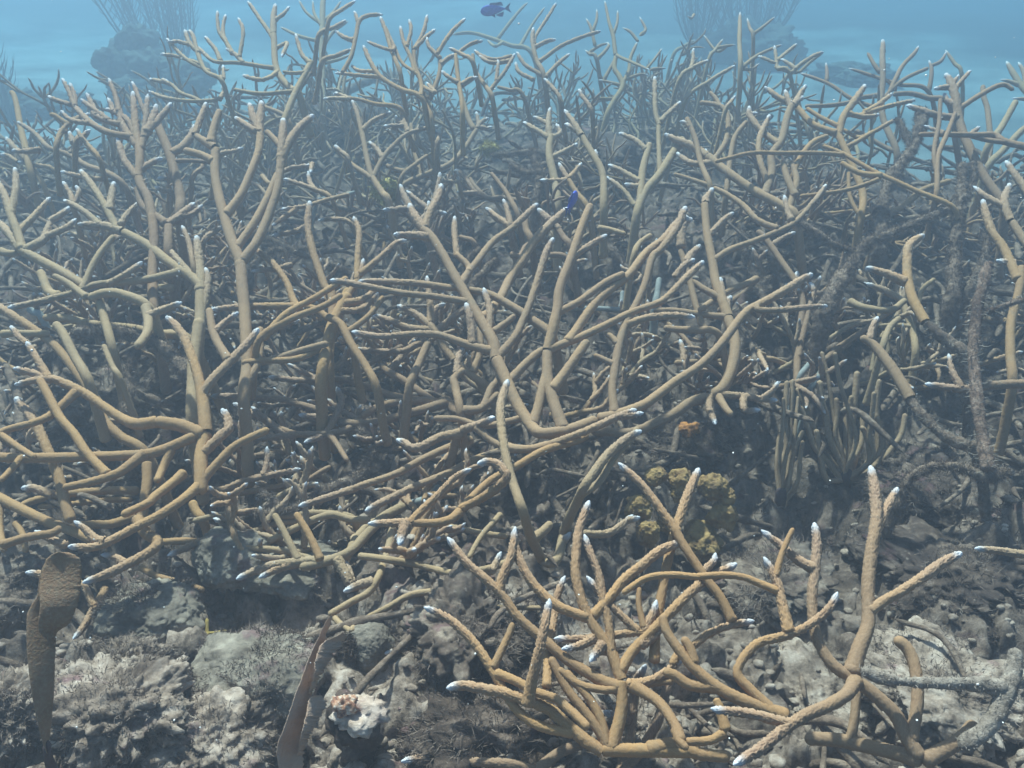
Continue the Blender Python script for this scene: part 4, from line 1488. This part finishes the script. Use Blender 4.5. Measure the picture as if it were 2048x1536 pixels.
STAT = []
def grow(parent, org, pts, R, f, d, mname, seed):
    alive = not f.get('n')
    tipl = 0.0 if not alive else (0.016 if d < 2 else 0.019)
    if d < 1.5: ns, ds, sp = 32, 0.0018, 0.0019
    elif d < 2.0: ns, ds, sp = 24, 0.0023, 0.0020
    elif d < 2.8: ns, ds, sp = 14, 0.0036, 0.0020
    else: ns, ds, sp = 8, 0.010, 0.0
    if f.get('d'): sp = 0
    rg = 0.03 if not f.get('d') else 0.16
    R = [min(max(r * 0.87, 0.0028), 0.024 if d < 1.4 else 0.0104) for r in R]
    V, Q, at, e, n_ = tube(pts, R, ns, ds, sp, tipl, rough=rg, seed=seed, wob=0.003, openend=not alive and f.get('open'), openstart=f.get('cont', -1) >= 0, flare=0.0 if (f.get('cont', -1) >= 0 or 'h' in f) else 0.32)
    STAT.append((np.mean(R) * 2, d))
    if alive and d < 2.9:
        a, b = split_tip(V, Q, at, e, n_, tipl)
        o = mesh_obj('branch', a[0], a[1], mname, parent, a[2], origin=org)
        mesh_obj('tip', b[0], b[1], mname, o, b[2], origin=org)
        tipv = b[0]
    else:
        o = mesh_obj('branch', V, Q, mname, parent, at, origin=org)
    return o, V, ns

def sprig(P0, g, scale=1.0, up=0.5, lev0=1):
    """a small forked branch of random growth, as tube data"""
    out = []
    def arm(p, dr, L, r, lev):
        n = 4; P = [p]; d = dr.copy()
        for i in range(n):
            d = d + g.normal(0, 0.24, 3) + np.array([0, 0, 0.10]); d /= np.linalg.norm(d)
            P.append(P[-1] + d * L / n)
        out.append((P, [r * (1 - 0.30 * i / n) for i in range(n + 1)]))
        if lev > 0:
            for k in range(g.integers(1, 4)):
                i = g.integers(1, n)
                a = g.normal(0, 1, 3); a -= d * np.dot(a, d); a /= np.linalg.norm(a)
                q = P[i + 1] - P[i]; q /= np.linalg.norm(q)
                arm(P[i], q * 0.62 + a * 0.72 + np.array([0, 0, 0.1]), L * g.uniform(0.35, 0.65), r * 0.85, lev - 1)
    az = g.uniform(0, 2 * pi); el = g.uniform(0.15, 1.1) * up * 2
    arm(np.array(P0), np.array([cos(az) * cos(el), sin(az) * cos(el), sin(el)]), g.uniform(0.12, 0.27) * scale, g.uniform(0.0050, 0.0080) * (1 if lev0 < 2 else 0.9), lev0)
    return out

gf = np.random.default_rng(23)
for ci, (label, H, fill, txt) in enumerate(COLONIES):
    res = place(parse(txt), H)
    b = res[0][0][0]
    org = np.array([b[0], b[1], min(b[2], gz(b[0], b[1]) + 0.02)])
    c = thing('staghorn_coral', org, label, 'staghorn coral')
    for bi, (pts, R, f, d) in enumerate(res):
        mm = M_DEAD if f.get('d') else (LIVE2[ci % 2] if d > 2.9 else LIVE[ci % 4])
        o, V, ns_ = grow(c, org, pts, R, f, d, mm, ci * 100 + bi)
        if f.get('d') and d < 2.2:
            o['label'] = 'dead furry lower stem'
            C = np.repeat(np.array(V).reshape(-1, ns_, 3).mean(1), ns_, 0)
            nn = V - C; nn /= np.linalg.norm(nn, axis=1)[:, None] + 1e-9
            Vh, Th = hairs(V, nn, 900, 0.012, 0.00035, bi, 0.5)
            h = mesh_obj('algae_tuft', Vh - org, Th, M_PFUZZ, parent=o, smooth=False); h['kind'] = 'stuff'
    nf, cx, cy, rx, ry = fill
    nf = int(nf * (2.2 if H > 0.24 else 0.9 if H < 0.19 else 1.5))
    for k in range(min(nf, 95 - len(res))):
        a = gf.uniform(0, 2 * pi); q = gf.random() ** 0.5
        p, d = ground_pt(cx + rx * 1.15 * q * cos(a), cy + 35 + ry * 1.15 * q * sin(a))
        if reef_mask(p[:1], p[1:2])[0] < 0.75: continue
        far = d > 2.7
        arms = sprig(p - [0, 0, 0.01], gf, 1.0 if not far else 1.35, (0.22 if H < 0.2 else 0.36) if not far else 0.62, 2)
        parts = [tube(P, R, 12 if d < 2.2 else 7, 0.0035 if d < 2.2 else 0.010, 0.0015 if d < 2.2 else 0, 0.008, rough=0.05, seed=k)[:3] for P, R in arms]
        V, Q, at = merge(parts)
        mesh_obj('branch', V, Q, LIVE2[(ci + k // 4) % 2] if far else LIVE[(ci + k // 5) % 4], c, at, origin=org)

M_POST = make_dead('reddish_furry_skeleton', (0.07, 0.045, 0.036), (0.19, 0.13, 0.10), (0.38, 0.30, 0.25))
M_YTW, t, b = mat('yellow_twig')
t.links.new(ramp(t, noise(t, 60, 3, 0.6, pos(t)), [(0.3, (0.24, 0.15, 0.04)), (0.7, (0.40, 0.27, 0.08))]), b.inputs['Base Color'])
for di, (nm, label, _, kind, H, txt) in enumerate(DEAD):
    res = place(parse(txt), H)
    b = res[0][0][0]; org = np.array(b)
    c = thing(nm, org, label, 'dead coral' if kind != 'y' else 'coral twig')
    for bi, (pts, R, f, d) in enumerate(res):
        mm = {'h': M_POST, 'f': M_DEAD, 'p': M_DEADP, 'w': M_BLEACH, 'y': M_YTW}[kind]
        rg = {'h': 0.16, 'f': 0.24, 'p': 0.18, 'w': 0.06, 'y': 0.05}[kind]
        ns = 24 if d < 2.4 else 12
        V, Q, at, e, n_ = tube(pts, [min(r * 0.92, 0.03) for r in R], ns, 0.0028 if d < 2.4 else 0.007, 0.0008 if kind in 'yp' else 0, 0, rough=rg, seed=di, wob=0.004)
        o = mesh_obj('branch', V, Q, mm, c, at, origin=org)
        if kind in 'hfp' and d < 3.4:
            C = np.repeat(V.reshape(-1, ns, 3).mean(1), ns, 0)
            nn = V - C; nn /= np.linalg.norm(nn, axis=1)[:, None] + 1e-9
            L = float(np.sum(np.linalg.norm(np.diff(np.array(pts), axis=0), axis=1)))
            if kind == 'h':
                Vh, Th = hairs(V, nn, int(1100 * L), 0.015, 0.0006, di, 0.35); mh = M_PFUZZ
                h = mesh_obj('polyp_hair', Vh - org, Th, mh, parent=o, smooth=False); h['kind'] = 'stuff'
            Vh, Th = hairs(V, nn, int({'f': 9000, 'p': 2500, 'h': 3000}[kind] * L), 0.009 if kind == 'f' else 0.004, 0.0005, di + 50, 0.7)
            h = mesh_obj('algae_tuft', Vh - org, Th, M_FUZZ if kind != 'p' else M_PFUZZ, parent=o, smooth=False); h['kind'] = 'stuff'
import sys
if '--stat' in sys.argv or True:
    s = np.array(STAT); print('diam cm by depth', [(round(a, 1), round(float(s[(s[:, 1] >= a) & (s[:, 1] < a + .5), 0].mean() * 100), 2)) for a in np.arange(1, 5, .5) if ((s[:, 1] >= a) & (s[:, 1] < a + .5)).any()])

# ------------------------------------------------------------------ sea rods right of centre
M_ROD, t, b = mat('sea_rod_olive')
c_ = ramp(t, noise(t, 30, 4, 0.6, pos(t)), [(0.35, (0.22, 0.13, 0.08)), (0.65, (0.35, 0.215, 0.13))])
c_ = mix(t, attr(t, 'spike'), c_, (0.44, 0.32, 0.20))
t.links.new(c_, b.inputs['Base Color'])
M_RODT, t, b = mat('sea_rod_base')
b.inputs['Base Color'].default_value = (0.07, 0.045, 0.045, 1)
S0, S1, SS = 1480, 680, 420 / 1792
def rods(label, base, lines, m, knob):
    bu, bv = S0 + base[0] * SS, S1 + base[1] * SS
    p, d = ground_pt(bu, bv + 12)
    d0 = d - 0.02
    org = p
    c = thing('sea_rod', org, label, 'sea rod')
    V, Q, at, _, _ = tube([p - [0, 0, 0.03], pt(bu, bv, d0), pt(bu + 4, bv - 50 * SS * 2, d0)], [0.015, 0.012, 0.009], 16, 0.004, 0, 0, rough=0.15)
    mesh_obj('holdfast', V, Q, M_RODT, c, origin=org)
    g = np.random.default_rng(4)
    for i, (w, crs) in enumerate(lines):
        P = [tuple(map(float, q.split(','))) for q in crs.split()]
        off = g.uniform(-0.05, 0.05); n = len(P)
        if abs(P[0][0] - base[0]) > 25 or abs(P[0][1] - base[1]) > 60:   # joins the holdfast
            P = [(base[0] + 0.15 * (P[0][0] - base[0]), base[1] - 10)] + P; n += 1
        pts = [pt(S0 + x * SS, S1 + y * SS, d0 + off * (k / (n - 1))) for k, (x, y) in enumerate(P)]
        r = w * SS * d0 / F / 2 * 1.0
        V, Q, at, _, _ = tube(pts, [r * 0.8] + [r] * (n - 1), 14, 0.0022, 0.0016 if knob else 0.0007, 0, rough=0.08, seed=i, wob=0.003)
        mesh_obj('branch', V, Q, m, c, at, origin=org)
rods('smooth pale olive sea rod with flattened upright blades close together, left of the knobbly one', (345, 1350), [
    (42, '340,1330 345,1100 400,900 390,600 400,335'), (36, '350,1300 340,1000 375,700 378,490'), (36, '360,1320 420,1000 430,700 447,345'),
    (34, '370,1360 470,1230 500,1050 530,865'), (34, '345,1330 440,1080 490,900 552,770'), (38, '355,1350 410,1250 440,1050 470,900'),
    (36, '335,1330 315,1100 320,950 340,775'), (36, '350,1340 380,1150 400,1000 440,880'), (34, '340,1340 330,1200 360,1000 400,860'), (32, '380,1370 450,1300 485,1200 510,1040'),
    (30, '345,1340 420,1120 440,950 470,700 500,480')], M_ROD, False)
rods('knobbly olive brown sea rod with a dark foot and fingers standing up like candles', (900, 1180), [
    (54, '940,1150 1000,950 960,800 975,600 1000,255'), (54, '880,1100 770,850 735,650 700,500 690,340'), (34, '880,1000 830,800 790,600 750,350 693,108'),
    (36, '900,1100 980,850 920,600 870,400 820,108'), (40, '880,1050 825,820 840,650 832,488'), (46, '960,1150 1090,1050 1095,900 1060,780 1022,735'),
    (50, '990,1170 1165,1050 1180,850 1170,600 1202,345'), (40, '980,1150 1140,1000 1110,850 1130,650 1145,430'), (46, '1000,1180 1190,1040 1300,920 1380,800 1417,620'),
    (46, '860,1180 700,1000 620,900 570,750 500,560'), (40, '850,1120 680,900 600,700 540,520 487,408'), (48, '850,1200 735,1180 690,1000 652,755'),
    (40, '980,1160 1190,960 1215,800 1170,650'), (40, '920,1100 1030,900 1050,760 1050,640'), (36, '900,1080 900,850 895,650 905,500'), (38, '930,1080 950,850 940,650 955,470'),
    (34, '880,1060 800,900 760,780 745,640')], M_ROD, True)

# ------------------------------------------------------------------ brown blade gorgonians in the left foreground
M_BLADE, t, b = mat('brown_sea_blade')
c_ = ramp(t, noise(t, 22, 5, 0.65, pos(t)), [(0.3, (0.16, 0.09, 0.05)), (0.7, (0.25, 0.15, 0.095))])
c_ = mix(t, ramp(t, noise(t, 300, 2, 0.5, pos(t)), [(0.45, 0), (0.62, 0.5)]), c_, (0.24, 0.18, 0.12))
t.links.new(c_, b.inputs['Base Color']); bump(t, b, noise(t, 350, 3, 0.6, pos(t)), 0.7, 0.002)
M_BLADE2, t, b = mat('purple_brown_fan_web')
c_ = ramp(t, noise(t, 22, 5, 0.65, pos(t)), [(0.3, (0.32, 0.20, 0.14)), (0.7, (0.46, 0.31, 0.23))])
c_ = mix(t, ramp(t, noise(t, 300, 2, 0.5, pos(t)), [(0.45, 0), (0.62, 0.5)]), c_, (0.34, 0.25, 0.20))
t.links.new(c_, b.inputs['Base Color']); bump(t, b, noise(t, 350, 3, 0.6, pos(t)), 0.7, 0.002)

def blade_mesh(name, rows, x0, y0, s, d0, thick, m, parent, org, curl=0.012, lean=0.0, jag=0.0, seed=0):
    """rows of left,right edge at a height -> solid blade with rounded rims and a little warp"""
    nu = 14; Vs = []; n = 0
    rows = sorted(rows); ys = [r[0] for r in rows]
    yy_ = np.linspace(ys[0], ys[-1], 70)
    L = np.interp(yy_, ys, [r[1] for r in rows]); Rr = np.interp(yy_, ys, [r[2] for r in rows])
    g = np.random.default_rng(seed)
    Rr = Rr + g.normal(0, 1, 70) * jag; L = L + g.normal(0, 1, 70) * jag * 0.25
    n = len(yy_); ang = np.arange(2 * nu) / (2 * nu) * 2 * pi
    for k in range(n):
        f = k / (n - 1)
        cx = (L[k] + Rr[k]) / 2; hw = max((Rr[k] - L[k]) / 2, 2)
        for a in ang:
            xx_ = cx + hw * cos(a)
            dd = d0 - lean * f + curl * cos(a) * (0.4 + 0.6 * f) + 0.006 * sin(5 * f + 1.3)
            dd += np.sign(sin(a)) * thick * abs(sin(a)) ** 0.5
            Vs.append(pt(x0 + xx_ * s, y0 + yy_[k] * s, dd))
    V = np.array(Vs); N2 = 2 * nu
    i0 = np.arange(n - 1)[:, None] * N2; j = np.arange(N2)[None, :]; j1 = (j + 1) % N2
    Q = np.stack([i0 + j, i0 + j1, i0 + N2 + j1, i0 + N2 + j], -1).reshape(-1, 4)
    c0 = len(V); V = np.vstack([V, V[:N2].mean(0), V[(n - 1) * N2:].mean(0)])
    caps = [[c0, (k + 1) % N2, k, k] for k in range(N2)]; capt = [[c0 + 1, (n - 1) * N2 + k, (n - 1) * N2 + (k + 1) % N2, (n - 1) * N2 + (k + 1) % N2] for k in range(N2)]
    tri = np.array([[q[0], q[1], q[2]] for q in caps + capt])
    T = np.vstack([Q[:, [0, 1, 2]], Q[:, [0, 2, 3]], tri])
    return mesh_obj(name, V, T, m, parent, origin=org)
s = 240 / 808
p, d = ground_pt(95, 1505)
d0 = 0.92
bb = thing('blade_gorgonian', pt(95, 1505, d0), 'tall dark brown paddle shaped sea blade at the left edge of the foreground', 'gorgonian')
org = np.array(bb.location)
blade_mesh('blade', [(1440, 315, 335), (1380, 290, 330), (1300, 268, 338), (1200, 245, 350), (1050, 215, 362), (900, 195, 370), (750, 180, 372), (600, 178, 380), (500, 180, 395), (430, 215, 425), (380, 250, 470), (250, 265, 490), (180, 285, 470), (130, 320, 430), (95, 350, 400)],
           0, 1080, s, d0, 0.0028, M_BLADE, bb, org, 0.008, 0.0, 1.5, 1)
blade_mesh('paddle', [(700, 340, 366), (620, 262, 385), (560, 255, 470), (450, 270, 520), (350, 262, 540), (250, 275, 550), (180, 292, 552), (130, 310, 540), (100, 345, 510), (82, 380, 460)],
           0, 1080, s, d0 - 0.006, 0.0026, M_BLADE, bb, org, 0.008, 0.0, 3, 2)
V, Q, at, _, _ = tube([pt(95, 1512, d0 + 0.02) - [0, 0, 0.04], pt(95, 1508, d0), pt(96, 1480, d0)], [0.006, 0.004, 0.0035], 12, 0.004, 0, 0)
mesh_obj('stalk', V, Q, M_RODT, bb, origin=org)
s = 280 / 1280
d0 = 0.86
bb = thing('blade_gorgonian', pt(585, 1560, d0), 'torn purplish brown sea fan blade seen edge on, bottom edge left of the stump', 'gorgonian')
org = np.array(bb.location)
blade_mesh('blade', [(1760, 200, 300), (1536, 170, 385), (1400, 150, 395), (1300, 160, 380), (1200, 208, 400), (1000, 275, 440), (850, 325, 480), (740, 372, 520), (580, 425, 560), (420, 495, 590), (370, 520, 605), (330, 540, 600), (250, 575, 630), (190, 605, 655), (145, 640, 672)],
           520, 1200, s, d0, 0.0028, M_BLADE2, bb, org, 0.012, 0.0, 7, 5)
blade_mesh('torn_lobe', [(860, 440, 470), (740, 480, 535), (700, 490, 545), (640, 500, 590), (570, 500, 625), (500, 520, 680), (420, 545, 740), (370, 600, 768), (330, 700, 782), (288, 775, 794)],
           520, 1200, s, d0 - 0.008, 0.0022, M_BLADE2, bb, org, 0.012, 0.0, 13, 6)
blade_mesh('torn_lobe', [(1420, 340, 390), (1260, 370, 450), (1130, 400, 520), (1050, 420, 570), (990, 430, 606), (925, 440, 608), (890, 460, 575), (872, 500, 565)],
           520, 1200, s, d0 - 0.010, 0.0022, M_BLADE2, bb, org, 0.012, 0.0, 11, 7)

M_YSP, t, b = mat('yellow_crust')
t.links.new(ramp(t, noise(t, 70, 5, 0.7, pos(t)), [(0.35, (0.20, 0.13, 0.04)), (0.6, (0.46, 0.36, 0.12))]), b.inputs['Base Color'])
for u, v, rr_, dd, lb in [(772, 385, 22, -0.04, 'fuzzy yellow crust growing at the foot of a coral left of the middle'), (978, 299, 16, -0.04, 'small pale yellow tuft in the thicket above the middle')]:
    d = root_d(u, v, 0.14) + dd; c_ = pt(u, v, d); s_ = rr_ * d / F
    V, Fc = blob(c_, (s_, s_, s_ * 0.9), 4, u, 0.4, 1.8, 0.2)
    o = tag(mesh_obj('yellow_sponge', V, Fc, M_YSP, origin=c_), lb, 'sponge')
    nn = V - c_; nn /= np.linalg.norm(nn, axis=1)[:, None]
    Vh, Th = hairs(V, nn, 900, 0.012, 0.0008, 3, 0.5)
    h = mesh_obj('fuzz', Vh - c_, Th, M_YSP, parent=o, smooth=False); h['kind'] = 'stuff'

# ------------------------------------------------------------------ far away: dark coral head, sea plumes
M_FARH, t, b = mat('dark_coral_head_surface')
t.links.new(ramp(t, noise(t, 14, 6, 0.7, pos(t)), [(0.35, (0.025, 0.028, 0.03)), (0.6, (0.07, 0.075, 0.06)), (0.75, (0.16, 0.15, 0.10))]), b.inputs['Base Color'])
p, d = ground_pt(300, 215)
hd = thing('boulder_coral', p, 'large dark rounded coral head standing on the sand at the top left', 'boulder coral')
org = np.array(p)
for i, (u, v, r, a) in enumerate([(245, 135, 48, 0.95), (275, 88, 38, 0.95), (310, 150, 62, 0.8), (370, 160, 52, 0.6), (290, 180, 62, 0.5)]):
    c_ = pt(u, v, d - 0.04 * i); s_ = r * d / F
    V, Fc = blob(c_, (s_, s_, s_ * a), 5, i + 40, 0.25, 1.6, 0.13)
    mesh_obj('lobe', V, Fc, M_FARH, hd, origin=org)
p, d = ground_pt(115, 250)
for (u, v, r, a, lb) in [(110, 215, 60, 0.45, 'low dark hump of weedy rock at the far left in front of the sand'), (20, 215, 60, 0.6, 'dark weedy rock cut by the left edge near the top'),
                         (1720, 150, 60, 0.35, 'hazy low rock on the sand at the upper right'), (1510, 100, 78, 0.6, 'dark hazy rock mound under the sea plume at the top right')]:
    p, d = ground_pt(u, v + r * a * 0.6)
    s_ = r * d / F
    c_ = pt(u, v, d)
    V, Fc = blob(c_, (s_, s_, s_ * a), 5, int(u), 0.4, 1.8, 0.16)
    tag(mesh_obj('rock', V, Fc, M_FARH, origin=c_), lb, 'rock')

M_PL, t, b = mat('sea_plume_dark')
b.inputs['Base Color'].default_value = (0.045, 0.05, 0.05, 1)
def plume(label, u, v, width, height, n, seed, lean=0.0):
    p, d = ground_pt(u, v)
    g = np.random.default_rng(seed)
    o = thing('sea_plume', p, label, 'sea plume'); org = np.array(p)
    W = width * d / F; Hh = height * d / F
    for i in range(n):
        a = (i + 0.5) / n * 2 - 1 + g.normal(0, 0.05)
        top = np.array([p[0] + a * W + lean * Hh, p[1] + g.normal(0, W * 0.4), p[2] + Hh * (1 - 0.25 * a * a) * g.uniform(0.8, 1.1)])
        m1 = p + (top - p) * 0.35 + [a * W * 0.25, 0, 0]; m2 = p + (top - p) * 0.7 + [a * W * 0.15, 0, 0]
        main = tube([p, m1, m2, top], [0.007, 0.006, 0.005, 0.003], 6, 0.03, 0, 0)
        parts = [main[:3]]
        C, _ = smooth_path([p, m1, m2, top], [1] * 4, 0.05)
        for q in C[3:]:
            for sd in (-1, 1):
                e_ = q + np.array([sd * 0.05, g.normal(0, 0.03), 0.11 + g.normal(0, 0.02)])
                parts.append(tube([q, (q + e_) / 2 + [sd * 0.01, 0, 0], e_], [0.0028, 0.0024, 0.0018], 4, 0.04, 0, 0)[:3])
        V, Q, at = merge(parts)
        mesh_obj('branch', V, Q, M_PL, o, origin=org)
plume('dark feathery sea plume rising behind the round coral head at the top left', 340, 165, 95, 260, 24, 3, -0.1)
plume('faint grey sea plume with thin parallel strands at the top right of centre', 1395, 120, 70, 230, 17, 4)
plume('broad dark sea plume at the top, right of the thin stranded one', 1500, 110, 110, 190, 30, 5)
plume('small dark sea plume poking up at the left edge beside the pale tall coral stem', 25, 250, 25, 110, 5, 6)
plume('dim sea plume cut by the top edge near the top left coral', 375, 120, 50, 190, 6, 8)

# ------------------------------------------------------------------ two small fish
M_FISH, t, b = mat('blue_fish_skin')
Pn = t.nodes.new('ShaderNodeTexCoord').outputs['Generated']
t.links.new(ramp(t, noise(t, 9, 3, 0.5, Pn), [(0.3, (0.03, 0.05, 0.34)), (0.7, (0.07, 0.11, 0.55))]), b.inputs['Base Color'])
b.inputs['Roughness'].default_value = 0.4
M_FIN, t, b = mat('fish_fin')
b.inputs['Base Color'].default_value = (0.05, 0.06, 0.22, 1)
M_EYE, t, b = mat('fish_eye'); b.inputs['Base Color'].default_value = (0.01, 0.01, 0.01, 1); b.inputs['Roughness'].default_value = 0.2
def fish(c, L, hz, label, rot):
    o = thing('fish', c, label, 'fish'); o.rotation_euler = rot
    n = 26; N_ = 20; Vs = []
    for i in range(n):
        f = i / (n - 1); x = L * (0.5 - 0.86 * f)
        h = hz * max(0.02, (sin(pi * min(1, f * 1.0) ** 0.72)) ** 0.75 * (1 - 0.25 * f)) if 0 < f < 1 else hz * 0.02
        if f > 0.82: h = max(h, hz * 0.16)
        for k in range(N_):
            a = k / N_ * 2 * pi
            Vs.append((x, h * 0.36 * cos(a), h * sin(a) + hz * 0.05 * sin(3 * f)))
    i0 = np.arange(n - 1)[:, None] * N_; j = np.arange(N_)[None, :]; j1 = (j + 1) % N_
    Q = np.stack([i0 + j, i0 + j1, i0 + N_ + j1, i0 + N_ + j], -1).reshape(-1, 4)
    mesh_obj('body', Vs, Q, M_FISH, o)
    def fin(name, P, th=0.0006):
        k = len(P); V = [(x, -th, z) for x, z in P] + [(x, th, z) for x, z in P]
        T = [[0, i, i + 1] for i in range(1, k - 1)] + [[k, k + i + 1, k + i] for i in range(1, k - 1)]
        T += [[i, (i + 1) % k, k + (i + 1) % k] for i in range(k)] + [[i, k + (i + 1) % k, k + i] for i in range(k)]
        mesh_obj(name, V, np.array(T), M_FIN, o, smooth=False)
    fin('tail_fin', [(-L * 0.33, 0), (-L * 0.36, hz * 0.22), (-L * 0.55, hz * 0.85), (-L * 0.47, 0.0), (-L * 0.55, -hz * 0.8), (-L * 0.36, -hz * 0.22)])
    fin('dorsal_fin', [(L * 0.2, hz * 0.8), (L * 0.12, hz * 1.22), (-L * 0.12, hz * 1.15), (-L * 0.24, hz * 1.2), (-L * 0.3, hz * 0.5), (0, hz * 0.7)])
    fin('anal_fin', [(L * 0.0, -hz * 0.8), (-L * 0.12, -hz * 1.15), (-L * 0.24, -hz * 1.2), (-L * 0.29, -hz * 0.4)])
    fin('pelvic_fin', [(L * 0.15, -hz * 0.8), (L * 0.02, -hz * 1.3), (L * 0.02, -hz * 0.75)])
    for sd in (-1, 1):
        V, Fc = ICO[2]
        mesh_obj('eye', V * [0.09 * hz * 1.4, 0.05 * hz, 0.09 * hz * 1.4] + [L * 0.36, sd * hz * 0.19, hz * 0.15], Fc, M_EYE, o)
fish(pt(990, 20, 3.0), 0.098, 0.019, 'dark blue fish swimming left at the top of the picture above the corals', (0, radians(8), radians(170)))
fish(pt(1143, 405, 1.95), 0.062, 0.018, 'bright blue fish hovering beside the little orange forked twig', (radians(8), radians(-25), radians(62)))

# ------------------------------------------------------------------ specks drifting in the water
g = np.random.default_rng(77); parts = []
for i in range(420):
    d = 0.45 + 2.8 * g.random() ** 1.2
    c_ = pt(g.uniform(-300, 2350), g.uniform(-200, 1500), d)
    if c_[2] < 0.2: continue
    r = g.uniform(0.0003, 0.0007)
    V, Fc = ICO[2]; parts.append((V * r * g.uniform(0.6, 1.4, 3) + c_, Fc, {}))
M_SN, t, b = mat('drifting_specks'); b.inputs['Base Color'].default_value = (0.7, 0.68, 0.64, 1)
V, Q, _ = merge(parts)
o = mesh_obj('drifting_specks', V, Q, M_SN); o['kind'] = 'stuff'
tag(o, 'fine pale specks drifting in the water', 'particles')

# ------------------------------------------------------------------ the water's haze
X0, X1, Y0, Y1, Z0, Z1 = -78, 78, -78, 78, -2.2, 1.75
V = [(x, y, z) for z in (Z0, Z1) for y in (Y0, Y1) for x in (X0, X1)]
Q = np.array([[0, 2, 3, 1], [4, 5, 7, 6], [0, 1, 5, 4], [2, 6, 7, 3], [0, 4, 6, 2], [1, 3, 7, 5]])
M_HZ = bpy.data.materials.new('water_haze'); M_HZ.use_nodes = True
t = M_HZ.node_tree; t.nodes.clear()
out = t.nodes.new('ShaderNodeOutputMaterial'); pv = t.nodes.new('ShaderNodeVolumePrincipled')
pv.inputs['Anisotropy'].default_value = HAZE_G
pv.inputs['Density'].default_value = HAZE_DENSITY
pv.inputs['Color'].default_value = (*HAZE_COLOR, 1)
pv.inputs['Absorption Color'].default_value = (*HAZE_ABS, 1)
t.links.new(pv.outputs[0], out.inputs['Volume'])
hz = mesh_obj('haze', V, Q, M_HZ, smooth=False); hz['kind'] = 'stuff'
